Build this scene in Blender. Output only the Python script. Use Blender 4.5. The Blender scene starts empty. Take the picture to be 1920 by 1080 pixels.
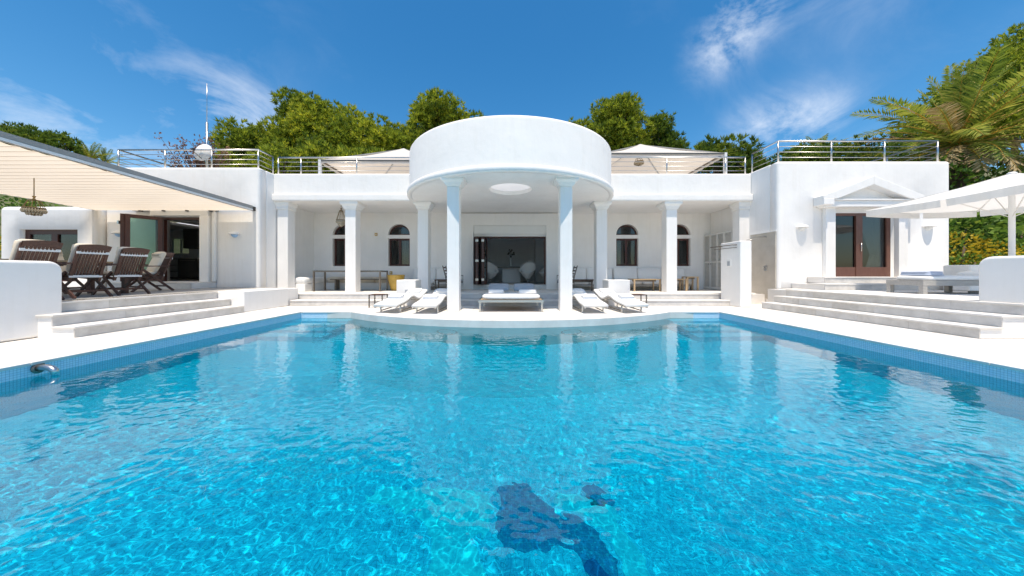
import bpy, bmesh, math, random
import numpy as np
from mathutils import Vector, Matrix

S = bpy.context.scene
C = S.collection
PI = math.pi
R = math.radians
rnd = random.Random(7)

# ------------------------------------------------------------------ camera, sky, sun, exposure
cam = bpy.data.cameras.new('camera'); cam_o = bpy.data.objects.new('camera', cam); C.objects.link(cam_o)
cam_o.location = (0, 0, 1.03); cam_o.rotation_euler = (PI/2, 0, 0)
cam.lens = 11.0; cam.sensor_width = 36; cam.shift_x = .0016; cam.shift_y = -.0151
cam.clip_start = .05; cam.clip_end = 3000
S.camera = cam_o

SUN_EL = 73
world = bpy.data.worlds.new('World'); S.world = world; world.use_nodes = True
def build_world():
    nt = world.node_tree; N = nt.nodes; L = nt.links
    bg = N['Background']; bg.inputs[1].default_value = .15
    sky = N.new('ShaderNodeTexSky'); sky.sky_type = 'NISHITA'; sky.sun_disc = False
    sky.sun_elevation = R(SUN_EL); sky.sun_rotation = R(180); sky.air_density = 1.0; sky.dust_density = .7; sky.ozone_density = 1.3
    hs = N.new('ShaderNodeHueSaturation'); hs.inputs['Hue'].default_value = .494; hs.inputs['Saturation'].default_value = 1.42; hs.inputs['Value'].default_value = .90
    L.new(sky.outputs[0], hs.inputs['Color'])
    tc = N.new('ShaderNodeTexCoord')
    def m(op, a, b=None, clamp=False):
        n = N.new('ShaderNodeMath'); n.operation = op; n.use_clamp = clamp
        for i, v in enumerate((a, b)):
            if v is None: continue
            if isinstance(v, (int, float)): n.inputs[i].default_value = v
            else: L.new(v, n.inputs[i])
        return n.outputs[0]
    # thin high cloud: soft wind-drawn patches broken up by stretched noise
    mp = N.new('ShaderNodeMapping'); mp.inputs['Rotation'].default_value = (0, R(32), 0); mp.inputs['Scale'].default_value = (2.6, 2.8, 4.2)
    L.new(tc.outputs['Generated'], mp.inputs[0])
    nz = N.new('ShaderNodeTexNoise'); nz.inputs['Scale'].default_value = 1.5; nz.inputs['Detail'].default_value = 9; nz.inputs['Roughness'].default_value = .62; nz.inputs['Distortion'].default_value = .7
    L.new(mp.outputs[0], nz.inputs['Vector'])
    nz2 = N.new('ShaderNodeTexNoise'); nz2.inputs['Scale'].default_value = 3.2; nz2.inputs['Detail'].default_value = 7; nz2.inputs['Roughness'].default_value = .6
    L.new(tc.outputs['Generated'], nz2.inputs['Vector'])
    blobs = [((-1.62, .49), .42, .62), ((-1.30, .40), .30, .55), ((-.93, .53), .10, .95), ((-.83, .50), .10, .85), ((-1.05, .82), .30, .16),
             ((.66, .70), .075, .95), ((.72, .79), .085, 1.0), ((.80, .86), .10, .8), ((.78, .455), .08, 1.1), ((.90, .475), .085, 1.3), ((1.02, .51), .075, 1.1),
             ((1.12, .87), .16, .35), ((-2.4, .6), .4, .5), ((2.6, .9), .4, .5), ((.3, 1.7), .35, .45), ((-1.6, 1.9), .5, .5)]
    dirs = [(Vector((u, 1, v)).normalized(), r / (1 + u*u + v*v) ** .5, s) for (u, v), r, s in blobs]
    for az in (100, 135, 165, 200, 235, 265): dirs.append((Vector((math.sin(R(az)), math.cos(R(az)), .45 + .25*math.sin(az))).normalized(), .28, .6))
    tot = None
    for d, r, s in dirs:
        n = N.new('ShaderNodeVectorMath'); n.operation = 'DISTANCE'; n.inputs[1].default_value = d
        L.new(tc.outputs['Generated'], n.inputs[0])
        q = m('DIVIDE', n.outputs['Value'], r); q = m('MULTIPLY', q, q); q = m('MULTIPLY', q, -1.1); q = m('POWER', 2.718, q); q = m('MULTIPLY', q, s)
        tot = q if tot is None else m('ADD', tot, q)
    nn = m('ADD', m('MULTIPLY', nz.outputs[0], .62), m('MULTIPLY', nz2.outputs[0], .38))
    dens = m('MULTIPLY', m('SUBTRACT', nn, .46), 5.0, True)
    thin = m('MULTIPLY', m('SUBTRACT', nz.outputs[0], .56), .22, True)
    a = m('ADD', m('MULTIPLY', tot, dens), thin)
    a = m('MULTIPLY', a, .66, True)
    mix = N.new('ShaderNodeMixRGB'); L.new(a, mix.inputs[0]); L.new(hs.outputs[0], mix.inputs[1]); mix.inputs[2].default_value = (5.0, 5.35, 5.9, 1)
    L.new(mix.outputs[0], bg.inputs[0])
build_world()

sun = bpy.data.lights.new('sun', 'SUN'); sun.energy = 4.0; sun.angle = R(.5); sun.color = (1, .89, .745)
sun_o = bpy.data.objects.new('sun', sun); C.objects.link(sun_o); sun_o.location = (0, -10, 30)
sun_o.rotation_euler = (R(90-SUN_EL), 0, 0)
sun.cycles.is_caustics_light = True
S.view_settings.view_transform = 'Standard'; S.view_settings.look = 'None'; S.view_settings.gamma = 1
S.view_settings.exposure = .37
S.cycles.use_denoising = True; S.cycles.caustics_refractive = True; S.cycles.caustics_reflective = False
S.cycles.max_bounces = 14; S.cycles.diffuse_bounces = 12; S.cycles.glossy_bounces = 5; S.cycles.transmission_bounces = 8; S.cycles.transparent_max_bounces = 24
S.cycles.sample_clamp_indirect = 6

# ------------------------------------------------------------------ materials
def nmat(name, color, rough=.6, metal=0, spec=.5, var=.0, vscale=6, bump=0, bscale=40, color2=None, stretch=None, bdist=.01, sheen=0):
    mt = bpy.data.materials.new(name); mt.use_nodes = True; t = mt.node_tree; b = t.nodes['Principled BSDF']
    b.inputs['Base Color'].default_value = (*color, 1); b.inputs['Roughness'].default_value = rough; b.inputs['Metallic'].default_value = metal
    b.inputs['Specular IOR Level'].default_value = spec
    tc = t.nodes.new('ShaderNodeTexCoord'); vec = tc.outputs['Object']
    if stretch:
        mp = t.nodes.new('ShaderNodeMapping'); mp.inputs['Scale'].default_value = stretch; t.links.new(vec, mp.inputs[0]); vec = mp.outputs[0]
    if var or color2:
        nz = t.nodes.new('ShaderNodeTexNoise'); nz.inputs['Scale'].default_value = vscale; nz.inputs['Detail'].default_value = 6; nz.inputs['Roughness'].default_value = .6
        t.links.new(vec, nz.inputs['Vector'])
        rp = t.nodes.new('ShaderNodeValToRGB'); rp.color_ramp.elements[0].position = .32; rp.color_ramp.elements[1].position = .68
        c2 = color2 or tuple(c*(1-var) for c in color)
        rp.color_ramp.elements[0].color = (*c2, 1); rp.color_ramp.elements[1].color = (*color, 1)
        t.links.new(nz.outputs[0], rp.inputs[0]); t.links.new(rp.outputs[0], b.inputs['Base Color'])
    if bump:
        nb = t.nodes.new('ShaderNodeTexNoise'); nb.inputs['Scale'].default_value = bscale; nb.inputs['Detail'].default_value = 5
        t.links.new(vec, nb.inputs['Vector'])
        bp = t.nodes.new('ShaderNodeBump'); bp.inputs['Strength'].default_value = bump; bp.inputs['Distance'].default_value = bdist
        t.links.new(nb.outputs[0], bp.inputs['Height']); t.links.new(bp.outputs[0], b.inputs['Normal'])
    if sheen: b.inputs['Sheen Weight'].default_value = sheen
    return mt

M = {}
M['stucco'] = nmat('stucco', (.87, .85, .825), .85, spec=.2, var=.05, vscale=1.6, bump=.28, bscale=4.0, bdist=.03)
def rain_streaks(mt):
    t = mt.node_tree; b = t.nodes['Principled BSDF']; src = b.inputs['Base Color'].links[0].from_socket
    tc = t.nodes.new('ShaderNodeTexCoord'); mp = t.nodes.new('ShaderNodeMapping'); mp.inputs['Scale'].default_value = (5, 5, .45); t.links.new(tc.outputs['Object'], mp.inputs[0])
    nz = t.nodes.new('ShaderNodeTexNoise'); nz.inputs['Scale'].default_value = 1.4; nz.inputs['Detail'].default_value = 8; nz.inputs['Roughness'].default_value = .65; t.links.new(mp.outputs[0], nz.inputs['Vector'])
    rp = t.nodes.new('ShaderNodeValToRGB'); rp.color_ramp.elements[0].position = .5; rp.color_ramp.elements[1].position = .75; rp.color_ramp.elements[0].color = (1, 1, 1, 1); rp.color_ramp.elements[1].color = (.962, .955, .94, 1)
    mx = t.nodes.new('ShaderNodeMixRGB'); mx.blend_type = 'MULTIPLY'; mx.inputs[0].default_value = 1; t.links.new(nz.outputs[0], rp.inputs[0]); t.links.new(src, mx.inputs[1]); t.links.new(rp.outputs[0], mx.inputs[2]); t.links.new(mx.outputs[0], b.inputs['Base Color'])
rain_streaks(M['stucco'])
M['stone'] = nmat('pale_stone', (.80, .775, .745), .7, spec=.25, color2=(.69, .66, .62), vscale=1.7, bump=.1, bscale=30)
M['stone_b'] = nmat('pale_stone_warm', (.78, .75, .70), .7, spec=.25, color2=(.66, .625, .575), vscale=2.3, bump=.1, bscale=30)
M['marble'] = nmat('grey_marble', (.68, .66, .63), .45, spec=.35, color2=(.50, .48, .455), vscale=3.2, bump=.08, bscale=25)
M['marble_b'] = nmat('grey_marble_warm', (.66, .63, .585), .45, spec=.35, color2=(.49, .46, .42), vscale=4.5, bump=.08, bscale=25)
M['marble_w'] = nmat('white_marble', (.70, .67, .63), .4, spec=.4, color2=(.56, .53, .50), vscale=3, bump=.05, bscale=25)
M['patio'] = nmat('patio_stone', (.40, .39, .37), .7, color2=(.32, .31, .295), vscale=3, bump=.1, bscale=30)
M['shower'] = nmat('shower_tile', (.55, .50, .43), .5, color2=(.48, .43, .36), vscale=3, bump=.05)
M['wood'] = nmat('dark_wood', (.085, .026, .018), .38, spec=.5, color2=(.045, .014, .011), vscale=5, stretch=(14, 14, 1.2), bump=.15, bscale=8)
M['wood_red'] = nmat('red_brown_wood', (.16, .068, .046), .38, spec=.5, color2=(.10, .04, .028), vscale=5, stretch=(14, 14, 1.2), bump=.15, bscale=8)
M['teak'] = nmat('teak', (.11, .046, .030), .55, color2=(.05, .021, .015), vscale=5, stretch=(9, 9, 9), bump=.2, bscale=12)
M['table_wood'] = nmat('table_wood', (.50, .36, .21), .55, color2=(.40, .28, .16), vscale=4, stretch=(1, 8, 1))
M['steel'] = nmat('brushed_steel', (.62, .60, .57), .28, metal=1, var=.1, vscale=30)
M['steel_dark'] = nmat('weathered_steel', (.23, .20, .17), .45, metal=.7, var=.3, vscale=20)
M['fabric'] = nmat('white_fabric', (.82, .81, .79), .95, spec=.1, var=.03, vscale=8, bump=.25, bscale=60, sheen=.2)
M['towel'] = nmat('white_towel', (.84, .84, .85), 1, spec=.05, bump=.6, bscale=160, var=.03)
M['cream'] = nmat('cream_cushion', (.74, .66, .54), .95, spec=.1, var=.06, vscale=6, bump=.25, bscale=50)
M['grey_fabric'] = nmat('grey_fabric', (.40, .42, .45), .95, spec=.1, var=.08, vscale=9, bump=.3, bscale=60)
M['blue_towel'] = nmat('pale_blue_towel', (.52, .58, .70), 1, spec=.05, bump=.6, bscale=160, var=.08)
M['grey_wood'] = nmat('grey_painted_wood', (.42, .40, .37), .6, color2=(.35, .33, .30), vscale=5, stretch=(1, 6, 6))
M['gold'] = nmat('ochre_glaze', (.56, .36, .07), .4, spec=.5, color2=(.42, .26, .04), vscale=7, bump=.1, bscale=20)
M['brass'] = nmat('aged_brass', (.30, .22, .11), .4, metal=.85, var=.3, vscale=30)
M['black'] = nmat('black_metal', (.025, .024, .024), .45)
M['white_paint'] = nmat('white_paint', (.78, .775, .76), .5, spec=.4, var=.03, vscale=4)
M['louvre'] = nmat('louvre_paint', (.70, .685, .65), .55, var=.05, vscale=5)
M['room'] = nmat('room_plaster', (.80, .82, .84), .85, var=.05, vscale=2)
M['room_floor'] = nmat('room_floor', (.50, .49, .47), .4, var=.1, vscale=2)
M['kitchen'] = nmat('dark_kitchen', (.10, .095, .09), .35, spec=.5, var=.2, vscale=5)
M['oven'] = nmat('oven_steel', (.50, .50, .50), .35, metal=.3, var=.15, vscale=9)
M['tan'] = nmat('tan_panel', (.80, .60, .42), .5, var=.15, vscale=9)
M['curtain'] = nmat('curtain', (.84, .84, .82), .95, spec=.1, var=.04, vscale=12)
M['bark'] = nmat('bark', (.16, .115, .08), .9, color2=(.08, .055, .04), vscale=9, stretch=(1, 1, .3), bump=.8, bscale=14, bdist=.04)
M['soil'] = nmat('soil', (.17, .15, .08), .95, color2=(.08, .11, .035), vscale=.8, bump=.5, bscale=6, bdist=.08)
M['lamp_glass'] = nmat('frosted_blue_glass', (.36, .55, .80), .35, spec=.5)
M['crystal'] = nmat('crystal', (.52, .45, .33), .15, spec=.9, var=.3, vscale=40)
M['pale_mosaic'] = nmat('pale_mosaic', (.95, .95, .92), .4, var=.08, vscale=45)
M['navy_mosaic'] = nmat('navy_mosaic', (.03, .16, .36), .4, color2=(.012, .08, .22), vscale=45)
M['aqua'] = nmat('aqua_lens', (.80, 1.0, .92), .25, var=.05)
M['soot'] = nmat('grey_trim', (.34, .33, .31), .6, var=.1, vscale=8)

def translucent(name, col, tcol, k, bump=0):
    mt = nmat(name, col, .9, spec=.1, var=.04, vscale=4, bump=bump, bscale=22)
    t = mt.node_tree; b = t.nodes['Principled BSDF']; o = t.nodes['Material Output']
    tr = t.nodes.new('ShaderNodeBsdfTranslucent'); tr.inputs[0].default_value = (*tcol, 1)
    mx = t.nodes.new('ShaderNodeMixShader'); mx.inputs[0].default_value = k
    t.links.new(b.outputs[0], mx.inputs[1]); t.links.new(tr.outputs[0], mx.inputs[2]); t.links.new(mx.outputs[0], o.inputs[0])
    return mt
M['awning'] = translucent('awning_cloth', (.80, .74, .65), (.92, .80, .64), .50, .1)
M['canvas'] = translucent('white_canvas', (.82, .81, .79), (.85, .82, .76), .38, .3)
M['tent'] = translucent('tent_canvas', (.80, .77, .73), (.80, .66, .50), .35, .2)
M['skylight'] = translucent('opal_acrylic', (.8, .8, .8), (.9, .9, .9), .6)

def glass_mat(name, tint, ior=1.5):
    mt = bpy.data.materials.new(name); mt.use_nodes = True; t = mt.node_tree; t.nodes.clear()
    o = t.nodes.new('ShaderNodeOutputMaterial'); mx = t.nodes.new('ShaderNodeMixShader'); lw = t.nodes.new('ShaderNodeLayerWeight'); lw.inputs[0].default_value = .5
    pw = t.nodes.new('ShaderNodeMath'); pw.operation = 'POWER'; t.links.new(lw.outputs['Facing'], pw.inputs[0]); pw.inputs[1].default_value = 4
    fr = t.nodes.new('ShaderNodeMath'); fr.operation = 'MULTIPLY_ADD'; t.links.new(pw.outputs[0], fr.inputs[0]); fr.inputs[1].default_value = .85; fr.inputs[2].default_value = ((ior-1)/(ior+1))**2
    a = t.nodes.new('ShaderNodeBsdfTransparent'); a.inputs[0].default_value = (*tint, 1)
    g = t.nodes.new('ShaderNodeBsdfGlossy'); g.inputs['Roughness'].default_value = .01
    t.links.new(fr.outputs[0], mx.inputs[0]); t.links.new(a.outputs[0], mx.inputs[1]); t.links.new(g.outputs[0], mx.inputs[2]); t.links.new(mx.outputs[0], o.inputs[0])
    return mt
M['glass'] = glass_mat('window_glass', (.52, .57, .58), 1.7)
M['glass_green'] = glass_mat('door_glass', (.74, .84, .80), 1.55)

def leaf_mat(name, c0, c1, c2, trans=.3):
    mt = bpy.data.materials.new(name); mt.use_nodes = True; t = mt.node_tree; b = t.nodes['Principled BSDF']; o = t.nodes['Material Output']
    at = t.nodes.new('ShaderNodeAttribute'); at.attribute_name = 'tint'
    rp = t.nodes.new('ShaderNodeValToRGB'); e = rp.color_ramp.elements; e[0].color = (*c0, 1); e[1].color = (*c2, 1); k = e.new(.5); k.color = (*c1, 1)
    t.links.new(at.outputs['Fac'], rp.inputs[0]); t.links.new(rp.outputs[0], b.inputs['Base Color'])
    b.inputs['Roughness'].default_value = .55; b.inputs['Specular IOR Level'].default_value = .3
    tr = t.nodes.new('ShaderNodeBsdfTranslucent'); t.links.new(rp.outputs[0], tr.inputs[0])
    mx = t.nodes.new('ShaderNodeMixShader'); mx.inputs[0].default_value = trans
    t.links.new(b.outputs[0], mx.inputs[1]); t.links.new(tr.outputs[0], mx.inputs[2]); t.links.new(mx.outputs[0], o.inputs[0])
    return mt
M['pine'] = leaf_mat('pine_needles', (.07, .12, .016), (.31, .38, .035), (.62, .60, .05), .48)
M['pine_dark'] = leaf_mat('pine_needles_dark', (.05, .10, .016), (.17, .25, .03), (.36, .38, .045), .45)
M['leaf'] = leaf_mat('shrub_leaves', (.05, .11, .018), (.14, .25, .03), (.33, .40, .06), .35)
M['yellow'] = leaf_mat('yellow_flowers', (.30, .25, .02), (.60, .42, .02), (.72, .50, .03))
M['pink'] = leaf_mat('rusty_blossom', (.20, .09, .06), (.32, .17, .11), (.42, .25, .17))
M['palm'] = leaf_mat('palm_leaf', (.07, .13, .02), (.24, .31, .04), (.55, .52, .10), .4)
M['palm_dry'] = leaf_mat('dry_palm_leaf', (.32, .22, .09), (.48, .36, .18), (.62, .50, .30), .2)
M['palm_stem'] = nmat('palm_stem', (.62, .32, .03), .5, color2=(.46, .30, .05), vscale=3)

def tile_mat(name, c1, c2, grout):
    mt = bpy.data.materials.new(name); mt.use_nodes = True; t = mt.node_tree; b = t.nodes['Principled BSDF']
    uv = t.nodes.new('ShaderNodeUVMap'); br = t.nodes.new('ShaderNodeTexBrick'); br.offset = 0; br.squash = 1
    br.inputs['Scale'].default_value = 1; br.inputs['Brick Width'].default_value = .026; br.inputs['Row Height'].default_value = .026; br.inputs['Mortar Size'].default_value = .0016
    br.inputs['Mortar Smooth'].default_value = .2
    br.inputs['Color1'].default_value = (*c1, 1); br.inputs['Color2'].default_value = (*c2, 1); br.inputs['Mortar'].default_value = (*grout, 1)
    t.links.new(uv.outputs[0], br.inputs['Vector']); t.links.new(br.outputs['Color'], b.inputs['Base Color'])
    bp = t.nodes.new('ShaderNodeBump'); bp.inputs['Strength'].default_value = .5; bp.inputs['Distance'].default_value = .002; bp.invert = True
    t.links.new(br.outputs['Fac'], bp.inputs['Height']); t.links.new(bp.outputs[0], b.inputs['Normal'])
    b.inputs['Roughness'].default_value = .25
    return mt
M['tile'] = tile_mat('pool_mosaic', (.60, .78, .92), (.72, .86, .96), (.32, .47, .57))

def water_mat():
    mt = bpy.data.materials.new('water'); mt.use_nodes = True; t = mt.node_tree; t.nodes.clear()
    o = t.nodes.new('ShaderNodeOutputMaterial'); mx = t.nodes.new('ShaderNodeMixShader'); fr = t.nodes.new('ShaderNodeFresnel'); fr.inputs[0].default_value = 1.33
    r = t.nodes.new('ShaderNodeBsdfRefraction'); r.inputs['IOR'].default_value = 1.33; r.inputs['Roughness'].default_value = 0; r.inputs['Color'].default_value = (.06, .89, 1, 1)
    g = t.nodes.new('ShaderNodeBsdfGlossy'); g.inputs['Roughness'].default_value = 0; g.inputs['Color'].default_value = (1, 1, 1, 1)
    tp = t.nodes.new('ShaderNodeBsdfTransparent'); tp.inputs[0].default_value = r.inputs['Color'].default_value; m2 = t.nodes.new('ShaderNodeMixShader'); m2.inputs[0].default_value = .24; t.links.new(r.outputs[0], m2.inputs[1]); t.links.new(tp.outputs[0], m2.inputs[2])
    t.links.new(fr.outputs[0], mx.inputs[0]); t.links.new(m2.outputs[0], mx.inputs[1]); t.links.new(g.outputs[0], mx.inputs[2]); t.links.new(mx.outputs[0], o.inputs[0])
    return mt
M['water'] = water_mat()

# ------------------------------------------------------------------ builders
class MB:
    def __init__(s): s.v = []; s.f = []
    def add(s, vs, fs):
        n = len(s.v); s.v += [tuple(v) for v in vs]; s.f += [tuple(i+n for i in f) for f in fs]; return s
    def box(s, x0, x1, y0, y1, z0, z1):
        return s.add([(x0,y0,z0),(x1,y0,z0),(x1,y1,z0),(x0,y1,z0),(x0,y0,z1),(x1,y0,z1),(x1,y1,z1),(x0,y1,z1)],
                     [(3,2,1,0),(4,5,6,7),(0,1,5,4),(1,2,6,5),(2,3,7,6),(3,0,4,7)])
    def bar(s, p, q, w, h, up=(0,0,1)):
        p = Vector(p); q = Vector(q); d = (q-p).normalized(); u = Vector(up)
        if abs(d.dot(u)) > .98: u = Vector((0,1,0))
        a = d.cross(u).normalized()*w/2; b = a.cross(d).normalized()*h/2
        return s.add([p-a-b,p+a-b,p+a+b,p-a+b,q-a-b,q+a-b,q+a+b,q-a+b], [(0,1,2,3),(7,6,5,4),(4,5,1,0),(5,6,2,1),(6,7,3,2),(7,4,0,3)])
    def tube(s, pts, r, n=8, caps=True):
        pts = [Vector(p) for p in pts]; rs = r if isinstance(r, (list, tuple)) else [r]*len(pts); rings = []
        ref = Vector((0,0,1))
        if abs((pts[-1]-pts[0]).normalized().dot(ref)) > .95: ref = Vector((0,1,0))
        for i, p in enumerate(pts):
            d = (pts[min(i+1,len(pts)-1)]-pts[max(i-1,0)]).normalized(); a = d.cross(ref).normalized(); b = a.cross(d)
            rings.append([p+(a*math.cos(2*PI*k/n)+b*math.sin(2*PI*k/n))*rs[i] for k in range(n)])
        vs = [v for rg in rings for v in rg]; fs = []
        for i in range(len(pts)-1):
            for k in range(n): fs.append((i*n+k, i*n+(k+1)%n, (i+1)*n+(k+1)%n, (i+1)*n+k))
        if caps: fs += [tuple(range(n))[::-1], tuple((len(pts)-1)*n+k for k in range(n))]
        return s.add(vs, fs)
    def lathe(s, prof, n=24, c=(0,0,0), closed=False, a0=0, a1=2*PI):
        full = abs(a1-a0-2*PI) < 1e-6; m = n if full else n+1
        vs = []; fs = []
        for r, z in prof:
            for k in range(m):
                a = a0+(a1-a0)*k/n; vs.append((c[0]+r*math.cos(a), c[1]+r*math.sin(a), c[2]+z))
        P = len(prof)
        for i in range(P if closed else P-1):
            j = (i+1) % P
            for k in range(n): fs.append((i*m+k, i*m+(k+1)%m, j*m+(k+1)%m, j*m+k))
        return s.add(vs, fs)
    def prism(s, poly, lo, hi, axis='z'):
        n = len(poly)
        f = {'z': lambda p, t: (p[0],p[1],t), 'y': lambda p, t: (p[0],t,p[1]), 'x': lambda p, t: (t,p[0],p[1])}[axis]
        vs = [f(p, lo) for p in poly]+[f(p, hi) for p in poly]
        return s.add(vs, [tuple(range(n))[::-1], tuple(range(n, 2*n))]+[(i,(i+1)%n,n+(i+1)%n,n+i) for i in range(n)])
    def build(s, name, mat, parent=None, bevel=0, seg=3, smooth=False, world=True, loc=None):
        me = bpy.data.meshes.new(name)
        off = Vector(loc) if loc is not None else (parent_origin(parent) if (parent is not None and world) else Vector((0,0,0)))
        me.from_pydata([tuple(Vector(v)-off) for v in s.v], [], s.f)
        bm = bmesh.new(); bm.from_mesh(me); bmesh.ops.recalc_face_normals(bm, faces=bm.faces); bm.to_mesh(me); bm.free()
        me.materials.append(M[mat] if isinstance(mat, str) else mat)
        o = bpy.data.objects.new(name, me); C.objects.link(o)
        if parent is not None: o.parent = parent
        if loc is not None: o.location = loc
        if smooth: me.shade_smooth()
        if bevel:
            md = o.modifiers.new('bevel', 'BEVEL'); md.width = bevel; md.segments = seg; md.limit_method = 'ANGLE'; md.angle_limit = R(40)
            if seg > 2: me.shade_smooth(); md.harden_normals = True
        return o
def parent_origin(p):
    v = Vector((0,0,0))
    while p is not None: v = v+p.location; p = p.parent
    return v
def tag(o, label, cat, group=None, kind=None):
    if label: o['label'] = label
    if cat: o['category'] = cat
    if group: o['group'] = group
    if kind: o['kind'] = kind
    return o
def thing(name, label, cat, loc=(0,0,0), rz=0, group=None):
    o = bpy.data.objects.new(name, None); C.objects.link(o); o.location = loc; o.rotation_euler = (0,0,rz); o.empty_display_size = .2
    return tag(o, label, cat, group)
def struct(o): o['kind'] = 'structure'; return o
def copy_tree(o, parent=None):
    c = o.copy(); C.objects.link(c); c.parent = parent
    for ch in list(o.children): copy_tree(ch, c)
    return c
def B(*a): return MB().box(*a)

def wall_open(name, mat, parent, x0, x1, z0, z1, y0, y1, opens, bevel=0, vert=(True, True), top=True):
    """wall in the xz plane, thickness y0..y1, rectangular openings (xa, xb, za, zb), rounded outer edges"""
    xs = sorted({x0, x1, *[o[0] for o in opens], *[o[1] for o in opens]}); zs = sorted({z0, z1, *[max(o[2], z0) for o in opens], *[o[3] for o in opens]})
    bm = bmesh.new(); vd = {}
    def v(x, y, z):
        k = (round(x,4), round(y,4), round(z,4))
        if k not in vd: vd[k] = bm.verts.new(k)
        return vd[k]
    def isopen(i, j):
        if i < 0 or j < 0 or i >= len(xs)-1 or j >= len(zs)-1: return True
        cx = (xs[i]+xs[i+1])/2; cz = (zs[j]+zs[j+1])/2
        return any(a < cx < b and c < cz < d for a, b, c, d in opens)
    for i in range(len(xs)-1):
        for j in range(len(zs)-1):
            if isopen(i, j): continue
            a, b, c, d = xs[i], xs[i+1], zs[j], zs[j+1]
            bm.faces.new((v(a,y0,c), v(b,y0,c), v(b,y0,d), v(a,y0,d))); bm.faces.new((v(a,y1,d), v(b,y1,d), v(b,y1,c), v(a,y1,c)))
            if isopen(i-1, j): bm.faces.new((v(a,y1,c), v(a,y0,c), v(a,y0,d), v(a,y1,d)))
            if isopen(i+1, j): bm.faces.new((v(b,y0,c), v(b,y1,c), v(b,y1,d), v(b,y0,d)))
            if isopen(i, j-1): bm.faces.new((v(a,y1,c), v(b,y1,c), v(b,y0,c), v(a,y0,c)))
            if isopen(i, j+1): bm.faces.new((v(a,y0,d), v(b,y0,d), v(b,y1,d), v(a,y1,d)))
    me = bpy.data.meshes.new(name); bm.to_mesh(me); bm.free()
    bmesh_fix = bmesh.new(); bmesh_fix.from_mesh(me); bmesh.ops.recalc_face_normals(bmesh_fix, faces=bmesh_fix.faces); bmesh_fix.to_mesh(me); bmesh_fix.free()
    me.materials.append(M[mat])
    o = bpy.data.objects.new(name, me); C.objects.link(o); o.parent = parent
    if bevel:
        at = me.attributes.new('bevel_weight_edge', 'FLOAT', 'EDGE')
        e_ = 1e-3
        for e in me.edges:
            p, q = (me.vertices[i].co for i in e.vertices)
            w = 0
            for xe, on in ((x0, vert[0]), (x1, vert[1])):
                if on and abs(p.x-xe) < e_ and abs(q.x-xe) < e_ and abs(p.y-y0) < e_ and abs(q.y-y0) < e_: w = 1
                if on and top and abs(p.x-xe) < e_ and abs(q.x-xe) < e_ and abs(p.z-z1) < e_ and abs(q.z-z1) < e_: w = 1
            if top and abs(p.z-z1) < e_ and abs(q.z-z1) < e_ and abs(p.y-q.y) < e_: w = 1
            at.data[e.index].value = w
        md = o.modifiers.new('bevel', 'BEVEL'); md.width = bevel; md.segments = 5; md.limit_method = 'WEIGHT'
        me.shade_smooth(); md.harden_normals = True
    return o

def cushion(mb, x0, x1, y0, y1, z0, z1, n=8, puff=.02, r=.5):
    """soft pad: superellipse-edged, gently puffed"""
    vs = []; fs = []; top = []; 
    def ring(z, ins):
        pts = []
        for k in range(32):
            a = 2*PI*k/32; c, s_ = math.cos(a), math.sin(a); e = .28
            px = math.copysign(abs(c)**e, c); py = math.copysign(abs(s_)**e, s_)
            pts.append(((x0+x1)/2+px*((x1-x0)/2-ins), (y0+y1)/2+py*((y1-y0)/2-ins), z))
        return pts
    h = z1-z0; t = min(h*.5, .06)
    rings = [ring(z0, t*.6), ring(z0+h*.18, t*.1), ring(z0+h*.5, 0), ring(z0+h*.82, t*.1), ring(z1-h*.04, t*.45), ring(z1+puff*.4, t*1.6), ring(z1+puff, min(x1-x0, y1-y0)*.3)]
    vs = [p for rg in rings for p in rg]
    for i in range(len(rings)-1):
        for k in range(32): fs.append((i*32+k, i*32+(k+1)%32, (i+1)*32+(k+1)%32, (i+1)*32+k))
    fs += [tuple(range(32))[::-1], tuple((len(rings)-1)*32+k for k in range(32))]
    return mb.add(vs, fs)

# ------------------------------------------------------------------ ground
def smooth01(t): t = np.clip(t, 0, 1); return t*t*(3-2*t)
def terrain(x, y):
    x = np.asarray(x, float); y = np.asarray(y, float)
    dx = np.maximum(np.abs(x+.5)-18.5, 0); dy = np.maximum(y-18.5, 0); d = np.hypot(dx, dy)
    rise = 2.5*smooth01(d/2.0)+.42*np.maximum(d-1, 0)-.0028*np.maximum(d-1, 0)**2
    rise = np.where(d > 75, 2.5+.42*74-.0028*74**2, rise)
    k = smooth01((y+2)/12)
    bumps = .35*np.sin(x*.31+1)*np.sin(y*.27)+.18*np.sin(x*.83)*np.cos(y*.71+.4)
    far = 12*smooth01((np.hypot(x, y)-150)/400)
    return -2.3+rise*k+bumps*smooth01(d/4)*k-far*(1-k)
def make_ground():
    a = np.concatenate([-np.geomspace(900, 62, 14), np.linspace(-60, 60, 81), np.geomspace(62, 900, 14)])
    b = np.concatenate([-np.geomspace(900, 42, 12), np.linspace(-40, 100, 94), np.geomspace(104, 900, 10)])
    X, Y = np.meshgrid(a, b); Z = terrain(X, Y); n, m = X.shape
    I = np.arange(n*m).reshape(n, m); F = np.stack([I[:-1,:-1], I[:-1,1:], I[1:,1:], I[1:,:-1]], -1).reshape(-1, 4)
    mb = MB(); mb.v = [tuple(p) for p in np.stack([X, Y, Z], -1).reshape(-1, 3)]; mb.f = [tuple(int(i) for i in f) for f in F]
    struct(mb.build('ground', 'soil', smooth=True))
make_ground()

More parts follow.
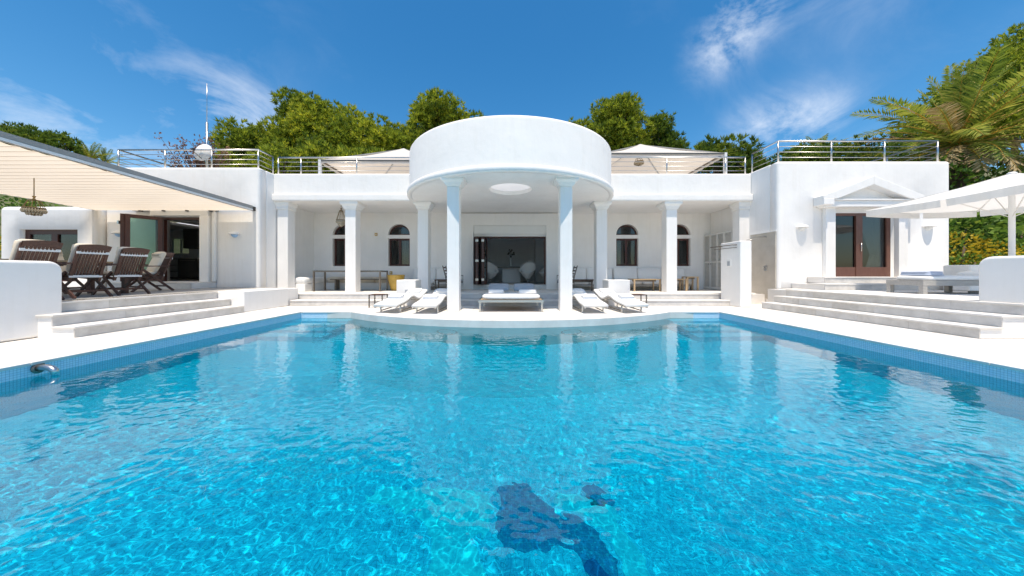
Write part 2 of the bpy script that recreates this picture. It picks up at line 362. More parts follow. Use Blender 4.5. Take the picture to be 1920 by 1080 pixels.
# ------------------------------------------------------------------ pool deck, coping, basin, water
ARC_C, ARC_R, YF = 13.34, 6.63, 8.17
WZ = -.155
def arc_pts(r, xlim, n=48, y0=ARC_C):
    a = math.asin(xlim/r); return [(r*math.sin(-a+2*a*k/n), y0-r*math.cos(-a+2*a*k/n)) for k in range(n+1)]
deck = MB()
deck.box(-20, -5.5, -9, 10.9, -2.35, -.002)
deck.box(5.5, 20, -9, 10.9, -2.35, -.002)
deck.box(-5.5, 5.5, -9, -1.4, -2.35, -.002)
arc = arc_pts(ARC_R+.02, 4.15)
deck.prism([(-5.5, YF+.03)] + arc + [(5.5, YF+.03), (5.5, 10.9), (-5.5, 10.9)], -2.35, -.002, 'z')
deck_o = struct(deck.build('deck', 'stone_b'))
# coping stones with open joints
stone_box = {}
def coping(x0, x1, y0, y1):
    MB().box(x0+.002, x1-.002, y0+.002, y1-.002, -.032, .006).build('coping_stone', rnd.choice(['stone', 'stone_b']), deck_o, bevel=.006, seg=2)
y = -1.4
while y < 8.1:
    y2 = min(y+.62, YF); y2 = YF if YF-y2 < .3 else y2
    coping(-5.84, -5.452, y, y2); coping(5.452, 5.84, y, y2); y = y2
for s in (-1, 1):
    for k in range(2):
        a, b = 4.17+k*.635, 4.17+(k+1)*.635
        coping(min(s*a, s*b), max(s*a, s*b), YF-.014, YF+.37)
amax = math.asin(4.15/ARC_R)
nst = 14
for k in range(nst):
    a0 = -amax+2*amax*k/nst+.0004; a1 = -amax+2*amax*(k+1)/nst-.0004
    pin = [((ARC_R+.012)*math.sin(a0+(a1-a0)*i/4), ARC_C-(ARC_R+.012)*math.cos(a0+(a1-a0)*i/4)) for i in range(5)]
    pout = [((ARC_R-.36)*math.sin(a0+(a1-a0)*i/4), ARC_C-(ARC_R-.36)*math.cos(a0+(a1-a0)*i/4)) for i in range(5)]
    MB().prism(pin+pout[::-1], -.032, .006).build('coping_stone', rnd.choice(['stone', 'stone_b']), deck_o, bevel=.006, seg=2)
# paving slabs of the deck, laid with hairline joints
def pave(x0, x1, y0, y1, w, l, z=0.0, parent=None, mats=('stone', 'stone_b'), clip=None, th=.02):
    nx = max(1, round((x1-x0)/w)); ny = max(1, round((y1-y0)/l)); dx = (x1-x0)/nx; dy = (y1-y0)/ny; me = {}
    for i in range(nx):
        for j in range(ny):
            cx, cy = x0+(i+.5)*dx, y0+(j+.5)*dy
            if clip and not clip(cx, cy, dx/2, dy/2): continue
            mt = rnd.choice(mats)
            if mt not in me:
                o = MB().box(-dx/2+.0035, dx/2-.0035, -dy/2+.0035, dy/2-.0035, -th, 0).build('paving_slab', mt, parent); me[mt] = o.data
            else:
                o = bpy.data.objects.new('paving_slab', me[mt]); C.objects.link(o); o.parent = parent
            o.location = (cx, cy, z)
pave(-7.44, -5.845, -1.4, 9.3, .8, 1.15, .003, deck_o)
pave(5.845, 7.26, -1.4, 8.9, .71, 1.15, .003, deck_o)
def inside_arc(cx, cy, hx, hy):
    return all(math.hypot(x, y-ARC_C) < ARC_R-.365 for x in (cx-hx, cx+hx) for y in (cy-hy, cy+hy)) or (cy-hy > YF+.37)
pave(-5.84, 5.84, 7.1, 9.7, .69, .65, .003, deck_o, clip=inside_arc)

def basin():
    ol = [(-5.47, -1.4), (5.47, -1.4), (5.47, YF), (4.16, YF)]+[(x, y) for x, y in arc_pts(ARC_R, 4.15)][::-1][1:-1]+[(-4.16, YF), (-5.47, YF)]
    bm = bmesh.new(); uvl = bm.loops.layers.uv.new('UVMap')
    u = 0
    for i in range(len(ol)):
        p, q = ol[i], ol[(i+1) % len(ol)]; l = math.hypot(q[0]-p[0], q[1]-p[1])
        f = bm.faces.new([bm.verts.new((*p, -1.65)), bm.verts.new((*q, -1.65)), bm.verts.new((*q, -.03)), bm.verts.new((*p, -.03))])
        for lp, uv in zip(f.loops, ((u, -1.65), (u+l, -1.65), (u+l, -.03), (u, -.03))): lp[uvl].uv = uv
        u += l
    f = bm.faces.new([bm.verts.new((x, y, -1.65)) for x, y in ol])
    for lp in f.loops: lp[uvl].uv = lp.vert.co.xy
    def uvbox(x0, x1, y0, y1, z0, z1):
        vs = [bm.verts.new(c) for c in ((x0,y0,z0),(x1,y0,z0),(x1,y1,z0),(x0,y1,z0),(x0,y0,z1),(x1,y0,z1),(x1,y1,z1),(x0,y1,z1))]
        for idx, ax in (((4,5,6,7), (0,1)), ((0,1,5,4), (0,2)), ((1,2,6,5), (1,2)), ((3,0,4,7), (1,2))):
            f = bm.faces.new([vs[i] for i in idx])
            for lp in f.loops: lp[uvl].uv = (lp.vert.co[ax[0]], lp.vert.co[ax[1]])
    for s in (-1, 1):
        for k, z in enumerate((-.34, -.62, -.90, -1.2)):
            x = sorted((s*4.05, s*5.46)); uvbox(x[0], x[1], YF-.36*(k+1), YF-.36*k-.001 if k == 0 else YF-.36*k, -1.64, z)
    bm.normal_update()
    me = bpy.data.meshes.new('pool_basin'); bm.to_mesh(me); bm.free(); me.materials.append(M['tile'])
    o = bpy.data.objects.new('pool_basin', me); C.objects.link(o); struct(o); o.cycles.is_caustics_receiver = True
    return o
basin()

def water():
    rng = np.random.default_rng(11)
    uu = np.linspace(-1, 1, 1060); xs = 5.465*(.55*uu+.45*uu**3)
    ys = np.concatenate([np.arange(-1.395, .8, .022), np.arange(.8, 3, .0065), np.arange(3, 5, .0095), np.arange(5, YF, .015)])
    X, Y = np.meshgrid(xs, ys); X = X.astype(np.float32); Y = Y.astype(np.float32); Z = np.zeros_like(X)
    sp = np.maximum(np.gradient(xs)[None, :], np.gradient(ys)[:, None]).astype(np.float32)
    for i in range(96):
        if i < 72: lam = .042*(.18/.042)**rng.random(); sl = .0064
        else: lam = .14*(.7/.14)**rng.random(); sl = .0040
        k = 2*PI/lam; a = rng.normal(.6, 1.4)
        fade = np.clip((lam/sp-2.6)/1.4, 0, 1) if lam < .08 else 1
        Z += fade*np.float32(sl/k)*np.sin(np.float32(k*math.cos(a))*X+np.float32(k*math.sin(a))*Y+np.float32(rng.random()*7))
    # the breeze leaves calmer and livelier patches; the far end is calmer
    patch = .80+.25*np.sin(X*.9+.5*np.sin(Y*.8))*np.sin(Y*.7+1.3)
    calm = np.clip(1.12-.075*np.clip(Y, 0, 9), .45, 1.1)
    wall = np.clip((5.47-np.abs(X))/1.3, .25, 1)
    Z *= patch*calm*wall
    V = np.stack([X, Y, Z+WZ], -1).reshape(-1, 3).astype(np.float32); n, m = X.shape
    I = np.arange(n*m).reshape(n, m); F = np.stack([I[:-1,:-1], I[:-1,1:], I[1:,1:], I[1:,:-1]], -1).reshape(-1, 4)
    cx = V[F].mean(1); keep = (np.hypot(cx[:,0], cx[:,1]-ARC_C) > ARC_R-.03) | (np.abs(cx[:,0]) > 4.15)
    F = F[keep]; used = np.unique(F); mp = np.zeros(n*m, int); mp[used] = np.arange(len(used)); F = mp[F]; V = V[used]
    me = bpy.data.meshes.new('water'); me.vertices.add(len(V)); me.vertices.foreach_set('co', V.ravel())
    me.loops.add(F.size); me.loops.foreach_set('vertex_index', F.ravel().astype(np.int32))
    me.polygons.add(len(F)); me.polygons.foreach_set('loop_start', np.arange(0, F.size, 4, dtype=np.int32)); me.update(calc_edges=True); me.shade_smooth()
    me.materials.append(M['water']); o = bpy.data.objects.new('water', me); C.objects.link(o); struct(o); o.cycles.is_caustics_caster = True
water()

def mosaic(name, label, mat, polys):
    mb = MB()
    for p in polys:
        n = len(p); q = []
        for i in range(n):          # round the drawn outline
            a, b, c, d = (Vector(p[(i+k-1) % n]) for k in range(4))
            for t in (0, .25, .5, .75):
                q.append(tuple(.5*((2*b)+(c-a)*t+(2*a-5*b+4*c-d)*t*t+(-a+3*b-3*c+d)*t**3)))
        mb.prism(q, -1.652, -1.644)
    o = mb.build(name, mat); tag(o, label, 'mosaic'); o.cycles.is_caustics_receiver = True
mosaic('dolphin_mosaic', 'dark blue dolphin mosaic inlaid in the pool floor nearest the camera', 'navy_mosaic',
       [[(-.11,2.9),(.14,2.94),(.25,2.79),(.42,2.63),(.62,2.53),(.72,2.38),(.74,2.1),(.66,1.7),(.50,1.5),(.56,1.9),(.53,2.16),(.47,2.35),(.38,2.38),(.17,2.36),(-.03,2.34),(-.05,2.44),(-.12,2.54),(-.1,2.76)]])
mosaic('fish_mosaic', 'small dark blue mosaic patch right of the dolphin on the pool floor', 'navy_mosaic', [[(.67,2.86),(.78,2.93),(.85,2.79),(.92,2.71),(.76,2.67),(.69,2.72)]])
mosaic('wave_mosaic', 'pale yellow wave mosaic left of the dolphin on the pool floor', 'pale_mosaic', [[(-1.27,2.79),(-.96,2.88),(-.28,2.85),(-.16,2.76),(-.17,2.52),(-.32,2.40),(-.16,2.18),(-.2,1.6),(-.5,1.6),(-.56,2.17),(-.64,2.47),(-.75,2.62),(-1.17,2.69)]])
mosaic('wave_mosaic', 'pale yellow curved mosaic right of the dolphin on the pool floor', 'pale_mosaic', [[(.40,2.82),(.63,2.80),(.87,2.64),(.93,2.41),(.95,2.1),(.9,1.6),(.74,1.6),(.78,2.1),(.77,2.42),(.66,2.56),(.44,2.70)]])

def pool_lamp(x, label):
    a = math.asin(x/ARC_R); yy = ARC_C-ARC_R*math.cos(a)
    t = thing('pool_light', label, 'pool light', (x, yy, -.70), a, 'round lights in the curved pool wall')
    lens = MB().lathe([(.001,.0),(.10,-.004),(.19,-.012),(.2,.0)], 28); rim = MB().lathe([(.2,.004),(.205,-.018),(.245,-.018),(.25,.004)], 28)
    for mb, nm, mt in ((lens, 'lens', 'aqua'), (rim, 'rim', 'steel_dark')):
        mb.v = [(v[0], v[2]-.006, v[1]) for v in mb.v]; mb.build(nm, mt, t, smooth=True, world=False)
pool_lamp(-1.38, 'round aqua pool light under water in the curved wall, left one')
pool_lamp(1.33, 'round aqua pool light under water in the curved wall, right one')
mb = MB().lathe([(.001,.0),(.05,-.012),(.09,-.012),(.10,.0)], 20); mb.v = [(v[0], v[2]-.004, v[1]) for v in mb.v]
o = mb.build('water_inlet', 'steel', smooth=True); o.location = (0, ARC_C-ARC_R, -.70); tag(o, 'small round steel inlet between the two pool lights', 'inlet')

t = thing('water_spout', 'curved steel water spout on the left pool wall', 'spout', (-5.47, 3.62, -.1))
p = [(-5.48, 3.62, -.075), (-5.42, 3.62, -.068), (-5.36, 3.62, -.066), (-5.31, 3.62, -.078), (-5.275, 3.62, -.103), (-5.262, 3.62, -.14)]
MB().tube(p, .033, 14).build('pipe', 'steel', t, smooth=True)
mb = MB().lathe([(.034, 0), (.058, 0), (.06, .012), (.036, .016)], 16); mb.v = [(v[2]-5.468, v[0]+3.62, v[1]-.075) for v in mb.v]
mb.build('flange', 'steel_dark', t, smooth=True)

# ------------------------------------------------------------------ terraces, patios and steps
TZ, PZ = .34, .54
struct(B(-8.2, 8.35, 10.24, 13.1, -.1, TZ-.022).build('terrace', 'stone'))
tr = bpy.data.objects['terrace']
pave(-8.2, 8.35, 10.62, 13.05, .72, .6, TZ, tr, ('stone', 'stone_b'), th=.022)
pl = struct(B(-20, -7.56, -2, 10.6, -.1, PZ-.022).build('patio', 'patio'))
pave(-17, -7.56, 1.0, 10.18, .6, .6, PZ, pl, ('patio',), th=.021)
pr = struct(B(8.02, 22, -2, 9.75, -.1, PZ-.022).build('patio', 'stone'))
pave(8.34, 16, 1.0, 9.70, .75, .75, PZ, pr, ('stone', 'stone_b'), th=.021)

def side_steps(label, sgn, xs, y0, y1, h=.18):
    t = thing('stone_steps', label, 'steps', (sgn*xs[0], (y0+y1)/2, 0), 0, 'marble steps up to the side patios')
    for k, x in enumerate(xs):
        xn = xs[k+1] if k+1 < len(xs) else xs[k]+.42
        z0, z1 = k*h, (k+1)*h
        a, b = sorted((sgn*(x+.02), sgn*(xn+.02)))
        B(a, b, y0+.012, y1, 0.005, z1-.032).build('core', 'stucco', t)
        y = y0; i = 0
        while y < y1-.05:                           # riser slabs and tread slabs, one by one
            l = .78+.25*rnd.random(); y2 = y1 if y1-(y+l) < .4 else y+l
            a, b = sorted((sgn*x, sgn*(x+.019)))
            B(a, b, y+.0015, y2-.0015, z0+.004, z1-.033).build('riser_slab', rnd.choice(['marble', 'marble_b']), t)
            y = y2
        y = y0
        while y < y1-.05:
            l = 1.0+.3*rnd.random(); y2 = y1 if y1-(y+l) < .5 else y+l
            a, b = sorted((sgn*(x-.018), sgn*(xn+.018 if k < 2 else xn)))
            B(a, b, y-(.014 if y == y0 else -.0015), y2-.0015, z1-.03, z1).build('tread_slab', rnd.choice(['stone', 'stone_b']), t, bevel=.006, seg=2)
            y = y2
    return t
side_steps('three long grey marble steps up to the dining patio on the left', -1, (6.85, 7.20, 7.54), 4.92, 8.05)
side_steps('three long grey marble steps up to the lounger patio on the right', 1, (7.27, 7.62, 7.97), 4.85, 9.05)

t = thing('stone_steps', 'two wide pale marble steps running below the colonnade', 'steps', (0, 9.7, 0))
for k, (yf, yb, x0, x1) in enumerate(((9.70, 10.24, -6.83, 7.2), (10.22, 10.60, -7.5, 7.9))):
    z0, z1 = k*.17, (k+1)*.17
    B(x0+.02, x1-.02, yf+.02, yb, .004, z1-.032).build('core', 'stone', t)
    x = x0
    while x < x1-.05:
        l = .8+.35*rnd.random(); x2 = x1 if x1-(x+l) < .4 else x+l
        B(x+.0015, x2-.0015, yf, yf+.019, z0+.006, z1-.033).build('riser_slab', rnd.choice(['marble_w', 'marble_w', 'marble']), t); x = x2
    x = x0
    while x < x1-.05:
        l = 1.0+.35*rnd.random(); x2 = x1 if x1-(x+l) < .4 else x+l
        B(x+.0015, x2-.0015, yf-.018, yb+(-.021 if k == 0 else .018), z1-.03, z1+.001).build('tread_slab', rnd.choice(['stone', 'stone_b']), t, bevel=.006, seg=2); x = x2

def rounded_wall(name, label, x0, x1, y0, y1, z0, z1, r=.16):
    pts = [(y0, z0), (y1, z0)]+[(y1-r+r*math.cos(a), z1-r+r*math.sin(a)) for a in [PI/2*k/8 for k in range(9)]]+[(y0, z1)]
    o = MB().prism(pts, x0, x1, 'x').build(name, 'stucco', bevel=.05, seg=4); tag(o, label, 'wall'); return o
rounded_wall('parapet_wall', 'low white wall with rounded corner at the left frame edge', -7.95, -7.45, .5, 5.22, .004, 1.215)
rounded_wall('parapet_wall', 'low white wall with rounded corner at the right frame edge', 8.08, 8.55, .5, 5.42, PZ-.03, 1.30)
tag(B(8.0, 9, .5, 4.84, .004, PZ-.031).build('retaining_wall', 'stucco', bevel=.02, seg=3), 'white retaining wall under the right rounded parapet', 'wall')
tag(B(-7.57, -6.86, 8.06, 9.68, .004, .55).build('plinth_block', 'stucco', bevel=.03, seg=4), 'low white plinth beside the top of the left steps', 'plinth')
tag(B(-8.19, -6.9, 9.69, 10.19, .004, .53).build('plinth_block', 'stucco', bevel=.02, seg=3), 'white plinth at the foot of the colonnade left of the steps', 'plinth')

# ------------------------------------------------------------------ the villa
V = thing('villa', 'single storey white stucco villa with round portico and colonnade behind the pool', 'building', (0, 11, 0))
V.location = (0, 0, 0)
# colonnade beam with moulding and parapet
def beam(x0, x1):
    MB().prism([(10.86, 3.74), (10.86, 4.42), (10.88, 4.45), (10.92, 4.475), (11.05, 4.48), (11.18, 4.475), (11.22, 4.45), (11.24, 4.42), (11.24, 3.5), (10.82, 3.5), (10.785, 3.51), (10.77, 3.54), (10.77, 3.70), (10.785, 3.73), (10.82, 3.74)], x0, x1, 'x').build('parapet', 'stucco', V)
beam(-8.2, -3.3); beam(3.3, 8.35)
B(-8.2, 8.35, 11.24, 13.36, 3.5, 3.7).build('loggia_ceiling', 'stucco', V)
B(-3.3, 3.3, 10.9, 11.24, 3.502, 3.7).build('loggia_ceiling', 'stucco', V)
B(-13.2, 13.7, 11.25, 18.4, 3.702, 3.80).build('roof_terrace', 'stone', V)
# round drum
def drum():
    n = 96; c = (0, 11.07, 0)
    outer = [(3.33, 3.5), (3.455, 3.503), (3.475, 3.52), (3.475, 3.63), (3.455, 3.655), (3.405, 3.67), (3.40, 3.70)]
    top = 4.93
    outer += [(3.40, top-.10), (3.392, top-.06), (3.37, top-.025), (3.33, top-.004), (3.26, top), (3.19, top-.004), (3.15, top-.025), (3.13, top-.06), (3.125, top-.1), (3.125, 3.62), (3.33, 3.62)]
    MB().lathe(outer, n, c, closed=True).build('drum_wall', 'stucco', V, smooth=True)
    # soffit disc with a round opening
    oc = Vector((0, 9.32)); ro = .64; vs = []; fs = []
    for k in range(n):
        a = 2*PI*k/n; d = Vector((math.cos(a), math.sin(a)))
        # outer rim on the drum circle in the same direction from the opening's centre
        b = oc-Vector((0, 11.07)); bb = b.dot(d); L_ = -bb+math.sqrt(bb*bb-(b.length_squared-3.34**2)); q = oc+d*L_; p = oc+d*ro
        for z in (3.505, 3.62): vs += [(p.x, p.y, z), (q.x, q.y, z)]
    for k in range(n):
        i, j = 4*k, 4*((k+1) % n)
        fs += [(i, i+1, j+1, j), (i+2, j+2, j+3, i+3), (i, j, j+2, i+2)]
    MB().add(vs, fs).build('drum_soffit', 'stucco', V)
    MB().lathe([(.001, 3.80), (.25, 3.785), (.5, 3.72), (.655, 3.63), (.66, 3.623), (.64, 3.623), (.001, 3.76)], 40, (0, 9.32, 0)).build('skylight', 'skylight', V, smooth=True)
drum()

def column(x, y, w, z0, ztop, caph, capw):
    c = B(x-w/2, x+w/2, y-w/2, y+w/2, z0, ztop-caph).build('column', 'stucco', V, bevel=.012, seg=3)
    m = MB(); e = (capw-w)/2
    lv = [(0, .004, .10), (.10, .30, .30), (.30, .45, .42), (.42, .62, .55), (.55, .80, .86), (.86, 1.0, 1.0)]
    prof = [(0, w/2+.012), (.06, w/2+.03), (.20, w/2+.035), (.24, w/2+e*.40), (.42, w/2+e*.48), (.5, w/2+e*.62), (.62, w/2+e*.86), (.70, w/2+e*.98), (.78, w/2+e), (.99, w/2+e)]
    vs = []; fs = []
    for tt, h in prof:
        z = ztop-caph+caph*tt; vs += [(x-h, y-h, z), (x+h, y-h, z), (x+h, y+h, z), (x-h, y+h, z)]
    for i in range(len(prof)-1):
        for k in range(4): fs.append((4*i+k, 4*i+(k+1)%4, 4*i+4+(k+1)%4, 4*i+4+k))
    fs += [(3,2,1,0), tuple(4*(len(prof)-1)+k for k in range(4))]
    MB().add(vs, fs).build('capital', 'stucco', c)
for x in (-7.97, -5.60, -3.06, 3.20, 5.65, 8.20): column(x, 11.13, .37 if abs(x) < 8.1 else .36, TZ, 3.50, .26, .62 if abs(x) < 7.9 else .5)
for x in (-1.51, 1.475): column(x, 8.40, .32, .004, 3.505, .20, .60)

# loggia back wall with arched windows and the wide garden door
wins = [(-7.42, -6.52), (-5.10, -4.20), (4.42, 5.34), (6.62, 7.52)]
ops = [(a, b, 1.30, 3.06) for a, b in wins]+[(-1.52, 1.48, .0, 2.98)]
wall_open('loggia_wall', 'stucco', V, -8.2, 8.35, 0, 3.5, 13.06, 13.42, ops)
def arched_window(a, b):
    w = b-a; cx = (a+b)/2; r = w/2; zs = 2.62
    # spandrel: fills the opening above the arch
    n = 14; pts = [(cx+r*.999*math.cos(PI*k/n), zs+.43*math.sin(PI*k/n)) for k in range(n+1)]
    m = MB()
    for k in range(n):
        (xa, za), (xb, zb) = pts[k], pts[k+1]
        m.add([(xa,13.061,za),(xb,13.061,zb),(xb,13.061,3.07),(xa,13.061,3.07),(xa,13.4,za),(xb,13.4,zb),(xb,13.4,3.07),(xa,13.4,3.07)], [(0,1,2,3),(4,7,6,5),(0,4,5,1)])
    m.build('arch_spandrel', 'stucco', V)
    B(a-.001, b+.001, 13.062, 13.40, 2.455, 2.60).build('window_transom', 'stucco', V)
    win = MB(); y0, y1 = 13.20, 13.26
    win.box(a, a+.075, y0, y1, 1.30, 2.455); win.box(b-.075, b, y0, y1, 1.30, 2.455); win.box(a+.075, b-.075, y0, y1, 1.30, 1.375); win.box(a+.075, b-.075, y0, y1, 2.38, 2.455)
    wo = win.build('window', 'wood', V)
    MB().box(cx-.045, cx+.045, y0-.012, y1, 1.375, 2.38).build('mullion', 'wood', wo)
    for s in (-1, 1):
        x0, x1 = sorted((cx+s*.045, cx+s*(r-.075))); B(x0, x1, 13.225, 13.235, 1.375, 2.38).build('pane', 'glass', wo)
    f = MB(); q0 = [(cx+r*math.cos(PI*k/n), zs-.02+.43*math.sin(PI*k/n)) for k in range(n+1)]; q1 = [(cx+(r-.06)*math.cos(PI*k/n), zs+.02+.33*math.sin(PI*k/n)) for k in range(n+1)]
    for k in range(n):
        f.add([(*q0[k][:1],y0,q0[k][1]),(q0[k+1][0],y0,q0[k+1][1]),(q1[k+1][0],y0,q1[k+1][1]),(q1[k][0],y0,q1[k][1]),(q0[k][0],y1,q0[k][1]),(q0[k+1][0],y1,q0[k+1][1]),(q1[k+1][0],y1,q1[k+1][1]),(q1[k][0],y1,q1[k][1])], [(0,1,2,3),(4,7,6,5),(3,2,6,7)])
    f.box(a, b, y0, y1, 2.6, 2.655)
    fo = f.build('fanlight', 'wood', V)
    MB().prism([(x, z) for x, z in q1]+[(a+.06, 2.64)][:0], 13.225, 13.235, 'y').build('pane', 'glass', fo)
for a, b in wins: arched_window(a, b)
# dim rooms behind the windows
for x0, x1 in ((-8.1, -3.6), (3.6, 8.2)):
    m = MB(); m.box(x0, x1, 17.0, 17.1, 0, 3.5); m.box(x0, x0+.1, 13.42, 17, 0, 3.5); m.box(x1-.1, x1, 13.42, 17, 0, 3.5); m.box(x0, x1, 13.42, 17, .2, .3); m.box(x0, x1, 13.42, 17, 3.4, 3.49)
    m.build('bedroom', 'room', V)
for x, wd in ((-6.9, .25), (-4.45, .2), (4.6, .22), (6.85, .2)):
    m = MB(); n = 14
    for k in range(n):
        xa, xb = x-wd+2*wd*k/n, x-wd+2*wd*(k+1)/n; ya, yb = 13.55+.03*math.sin(k*2.3), 13.55+.03*math.sin((k+1)*2.3)
        m.add([(xa,ya,.4),(xb,yb,.4),(xb,yb,3.0),(xa,ya,3.0)], [(0,1,2,3)])
    m.build('curtain', 'curtain', V, smooth=True)
# portal around the garden door
wall_open('door_portal', 'stucco', V, -2.02, 1.98, TZ, 3.46, 12.86, 13.058, [(-1.52, 1.48, 0, 2.98)])
B(-1.52, 1.48, 12.93, 13.4, 2.62, 2.98).build('shutter_box', 'white_paint', V, bevel=.01, seg=2)
B(-1.52, 1.48, 12.99, 13.3, 2.53, 2.617).build('shutter_rail', 'white_paint', V)
B(-1.52, 1.48, 12.86, 13.5, TZ+.001, .53).build('door_sill', 'marble', V)
m = MB(); m.box(1.41, 1.48, 13.1, 13.2, .53, 2.53); m.box(-1.52, -1.45, 13.1, 13.2, .53, 2.53); m.box(-1.45, 1.41, 13.1, 13.2, 2.47, 2.53)
m.build('door_frame', 'wood', V)
# folded concertina leaves stacked at the left jamb
for i, (xa, ya, xb, yb) in enumerate(((-1.44, 13.08, -1.36, 12.42), (-1.30, 12.44, -1.24, 13.05), (-1.20, 13.05, -1.12, 12.40), (-1.07, 12.42, -.98, 13.06))):
    lf = MB(); z0, z1 = .55, 2.46; P = lambda s_: (xa+(xb-xa)*s_, ya+(yb-ya)*s_)
    for s0, s1 in ((0, .14), (.86, 1)):
        p, q = P(s0), P(s1); lf.bar((p[0], p[1], (z0+z1)/2), (q[0], q[1], (z0+z1)/2), .045, z1-z0)
    for za, zb in ((z0, z0+.22), (z1-.09, z1)):
        p, q = P(.14), P(.86); lf.bar((p[0], p[1], (za+zb)/2), (q[0], q[1], (za+zb)/2), .044, zb-za)
    d = lf.build('folding_door_leaf', 'wood', V)
    p, q = P(.14), P(.86); MB().bar((p[0], p[1], 1.57), (q[0], q[1], 1.57), .008, 1.6).build('pane', 'glass', d)
    hx, hy = P(0.0 if i % 2 else 1.0)
    for z in (.75, 1.5, 2.3): MB().box(hx-.02, hx+.03, hy-.035, hy+.0, z-.045, z+.045).build('hinge', 'steel', d)
# sitting room behind the garden door
m = MB(); m.box(-3.55, 3.55, 18.0, 18.1, .5, 3.4); m.box(-3.55, -3.45, 13.42, 18, .5, 3.4); m.box(3.45, 3.55, 13.42, 18, .5, 3.4); m.box(-3.55, 3.55, 13.42, 18, 3.3, 3.4)
m.box(-3.45, -1.2, 16.6, 18, .53, 3.3); m.box(1.35, 3.45, 16.9, 18, .53, 3.3)
m.build('sitting_room', 'room', V); B(-3.5, 3.5, 13.5, 18, .42, .53).build('room_floor', 'room_floor', V)

# wings
B(-8.52, -8.2, 10.5, 13.4, 0, 4.46).build('wing_wall', 'stucco', V, bevel=.06, seg=5)
wall_open('wing_wall', 'stucco', V, -13.2, -8.2, 0, 4.47, 10.2, 10.5, [(-11.42, -10.0, .74, 2.84)], bevel=.08)
wall_open('wing_wall', 'stucco', V, 8.36, 13.75, 0, 4.52, 9.77, 10.07, [(10.03, 11.98, .90, 3.02)], bevel=.09)
B(8.361, 8.66, 10.07, 13.4, 0, 4.51).build('wing_wall', 'stucco', V, bevel=.05, seg=5)
B(13.45, 13.748, 10.07, 16, 0, 4.51).build('wing_wall', 'stucco', V, bevel=.05, seg=5)
B(-13.198, -12.9, 10.5, 16, 3.01, 4.46).build('wing_wall', 'stucco', V, bevel=.05, seg=5)
wall_open('annex_wall', 'stucco', V, -16.4, -13.22, 0, 3.16, 10.02, 10.32, [(-15.72, -13.86, .74, 2.42)], bevel=.14, vert=(True, False))
B(-16.39, -16.1, 10.32, 14, 0, 3.14).build('annex_wall', 'stucco', V, bevel=.05, seg=4)
B(-16.1, -13.21, 10.32, 14, 2.9, 3.0).build('annex_roof', 'stucco', V)
B(-13.42, -13.21, 10.32, 11.5, 0, 2.899).build('annex_wall', 'stucco', V)
# annex sliding window
m = MB(); m.box(-15.72, -15.56, 10.14, 10.22, .74, 2.42); m.box(-13.94, -13.86, 10.14, 10.22, .74, 2.42); m.box(-15.56, -13.94, 10.14, 10.22, 2.27, 2.42); m.box(-15.56, -13.94, 10.14, 10.22, .74, .9); m.box(-14.86, -14.66, 10.13, 10.21, .9, 2.27)
wo = m.build('window', 'wood', V)
B(-15.56, -14.86, 10.17, 10.18, .9, 2.27).build('pane', 'glass', wo); B(-14.66, -13.94, 10.17, 10.18, .9, 2.27).build('pane', 'glass', wo)
m = MB(); m.box(-16.05, -13.42, 11.4, 11.5, 0, 2.9); m.box(-16.05, -13.43, 10.4, 11.4, .55, .6); m.build('annex_room', 'room', V)
m = MB(); n = 16
for k in range(n):
    xa, xb = -15.5+.62*k/n, -15.5+.62*(k+1)/n; ya, yb = 10.42+.03*math.sin(k*2), 10.42+.03*math.sin(k*2+2)
    m.add([(xa,ya,.7),(xb,yb,.7),(xb,yb,2.4),(xa,ya,2.4)], [(0,1,2,3)])
m.build('curtain', 'curtain', V, smooth=True)

# kitchen door in the left wing
B(-11.6, -9.74, 10.06, 10.198, 2.86, 3.03).build('shutter_box', 'white_paint', V, bevel=.01, seg=2)
B(-10.0, -9.72, 10.05, 10.198, .73, 2.86).build('door_pier', 'stucco', V, bevel=.015, seg=2)
B(-9.66, -9.55, 10.1, 10.198, .73, 3.02).build('drain_pipe', 'white_paint', V, bevel=.03, seg=3)
m = MB(); m.box(-11.42, -11.34, 10.24, 10.34, .74, 2.84); m.box(-10.06, -10.0, 10.24, 10.34, .74, 2.84); m.box(-11.34, -10.06, 10.24, 10.34, 2.76, 2.84); m.build('door_frame', 'wood', V)
def swing_leaf(p, q, z0, z1, mat='wood', g='glass_green'):
    lf = MB(); P = lambda s_: (p[0]+(q[0]-p[0])*s_, p[1]+(q[1]-p[1])*s_); zc = (z0+z1)/2
    for s0, s1 in ((0, .13), (.87, 1)): lf.bar((*P(s0), zc), (*P(s1), zc), .05, z1-z0)
    for za, zb in ((z0, z0+.2), (z1-.1, z1)): lf.bar((*P(.13), (za+zb)/2), (*P(.87), (za+zb)/2), .049, zb-za)
    d = lf.build('door_leaf', mat, V); MB().bar((*P(.13), (z0+z1)/2+.05), (*P(.87), (z0+z1)/2+.05), .01, z1-z0-.3).build('pane', g, d)
    return d
d = swing_leaf((-11.36, 10.16), (-11.80, 9.46), .76, 2.82)
for z in (1.0, 1.75, 2.55): MB().box(-11.85, -11.80, 9.42, 9.46, z-.05, z+.05).build('hinge', 'steel', d)
d = swing_leaf((-11.28, 10.14), (-11.70, 9.50), .76, 2.82, g='glass_green')
t = thing('stone_steps', 'marble doorstep in front of the kitchen door', 'steps', (-10.8, 9.6, PZ))
B(-12.1, -9.58, 9.42, 10.19, PZ+.001, .70).build('core', 'stone', t)
x = -12.12
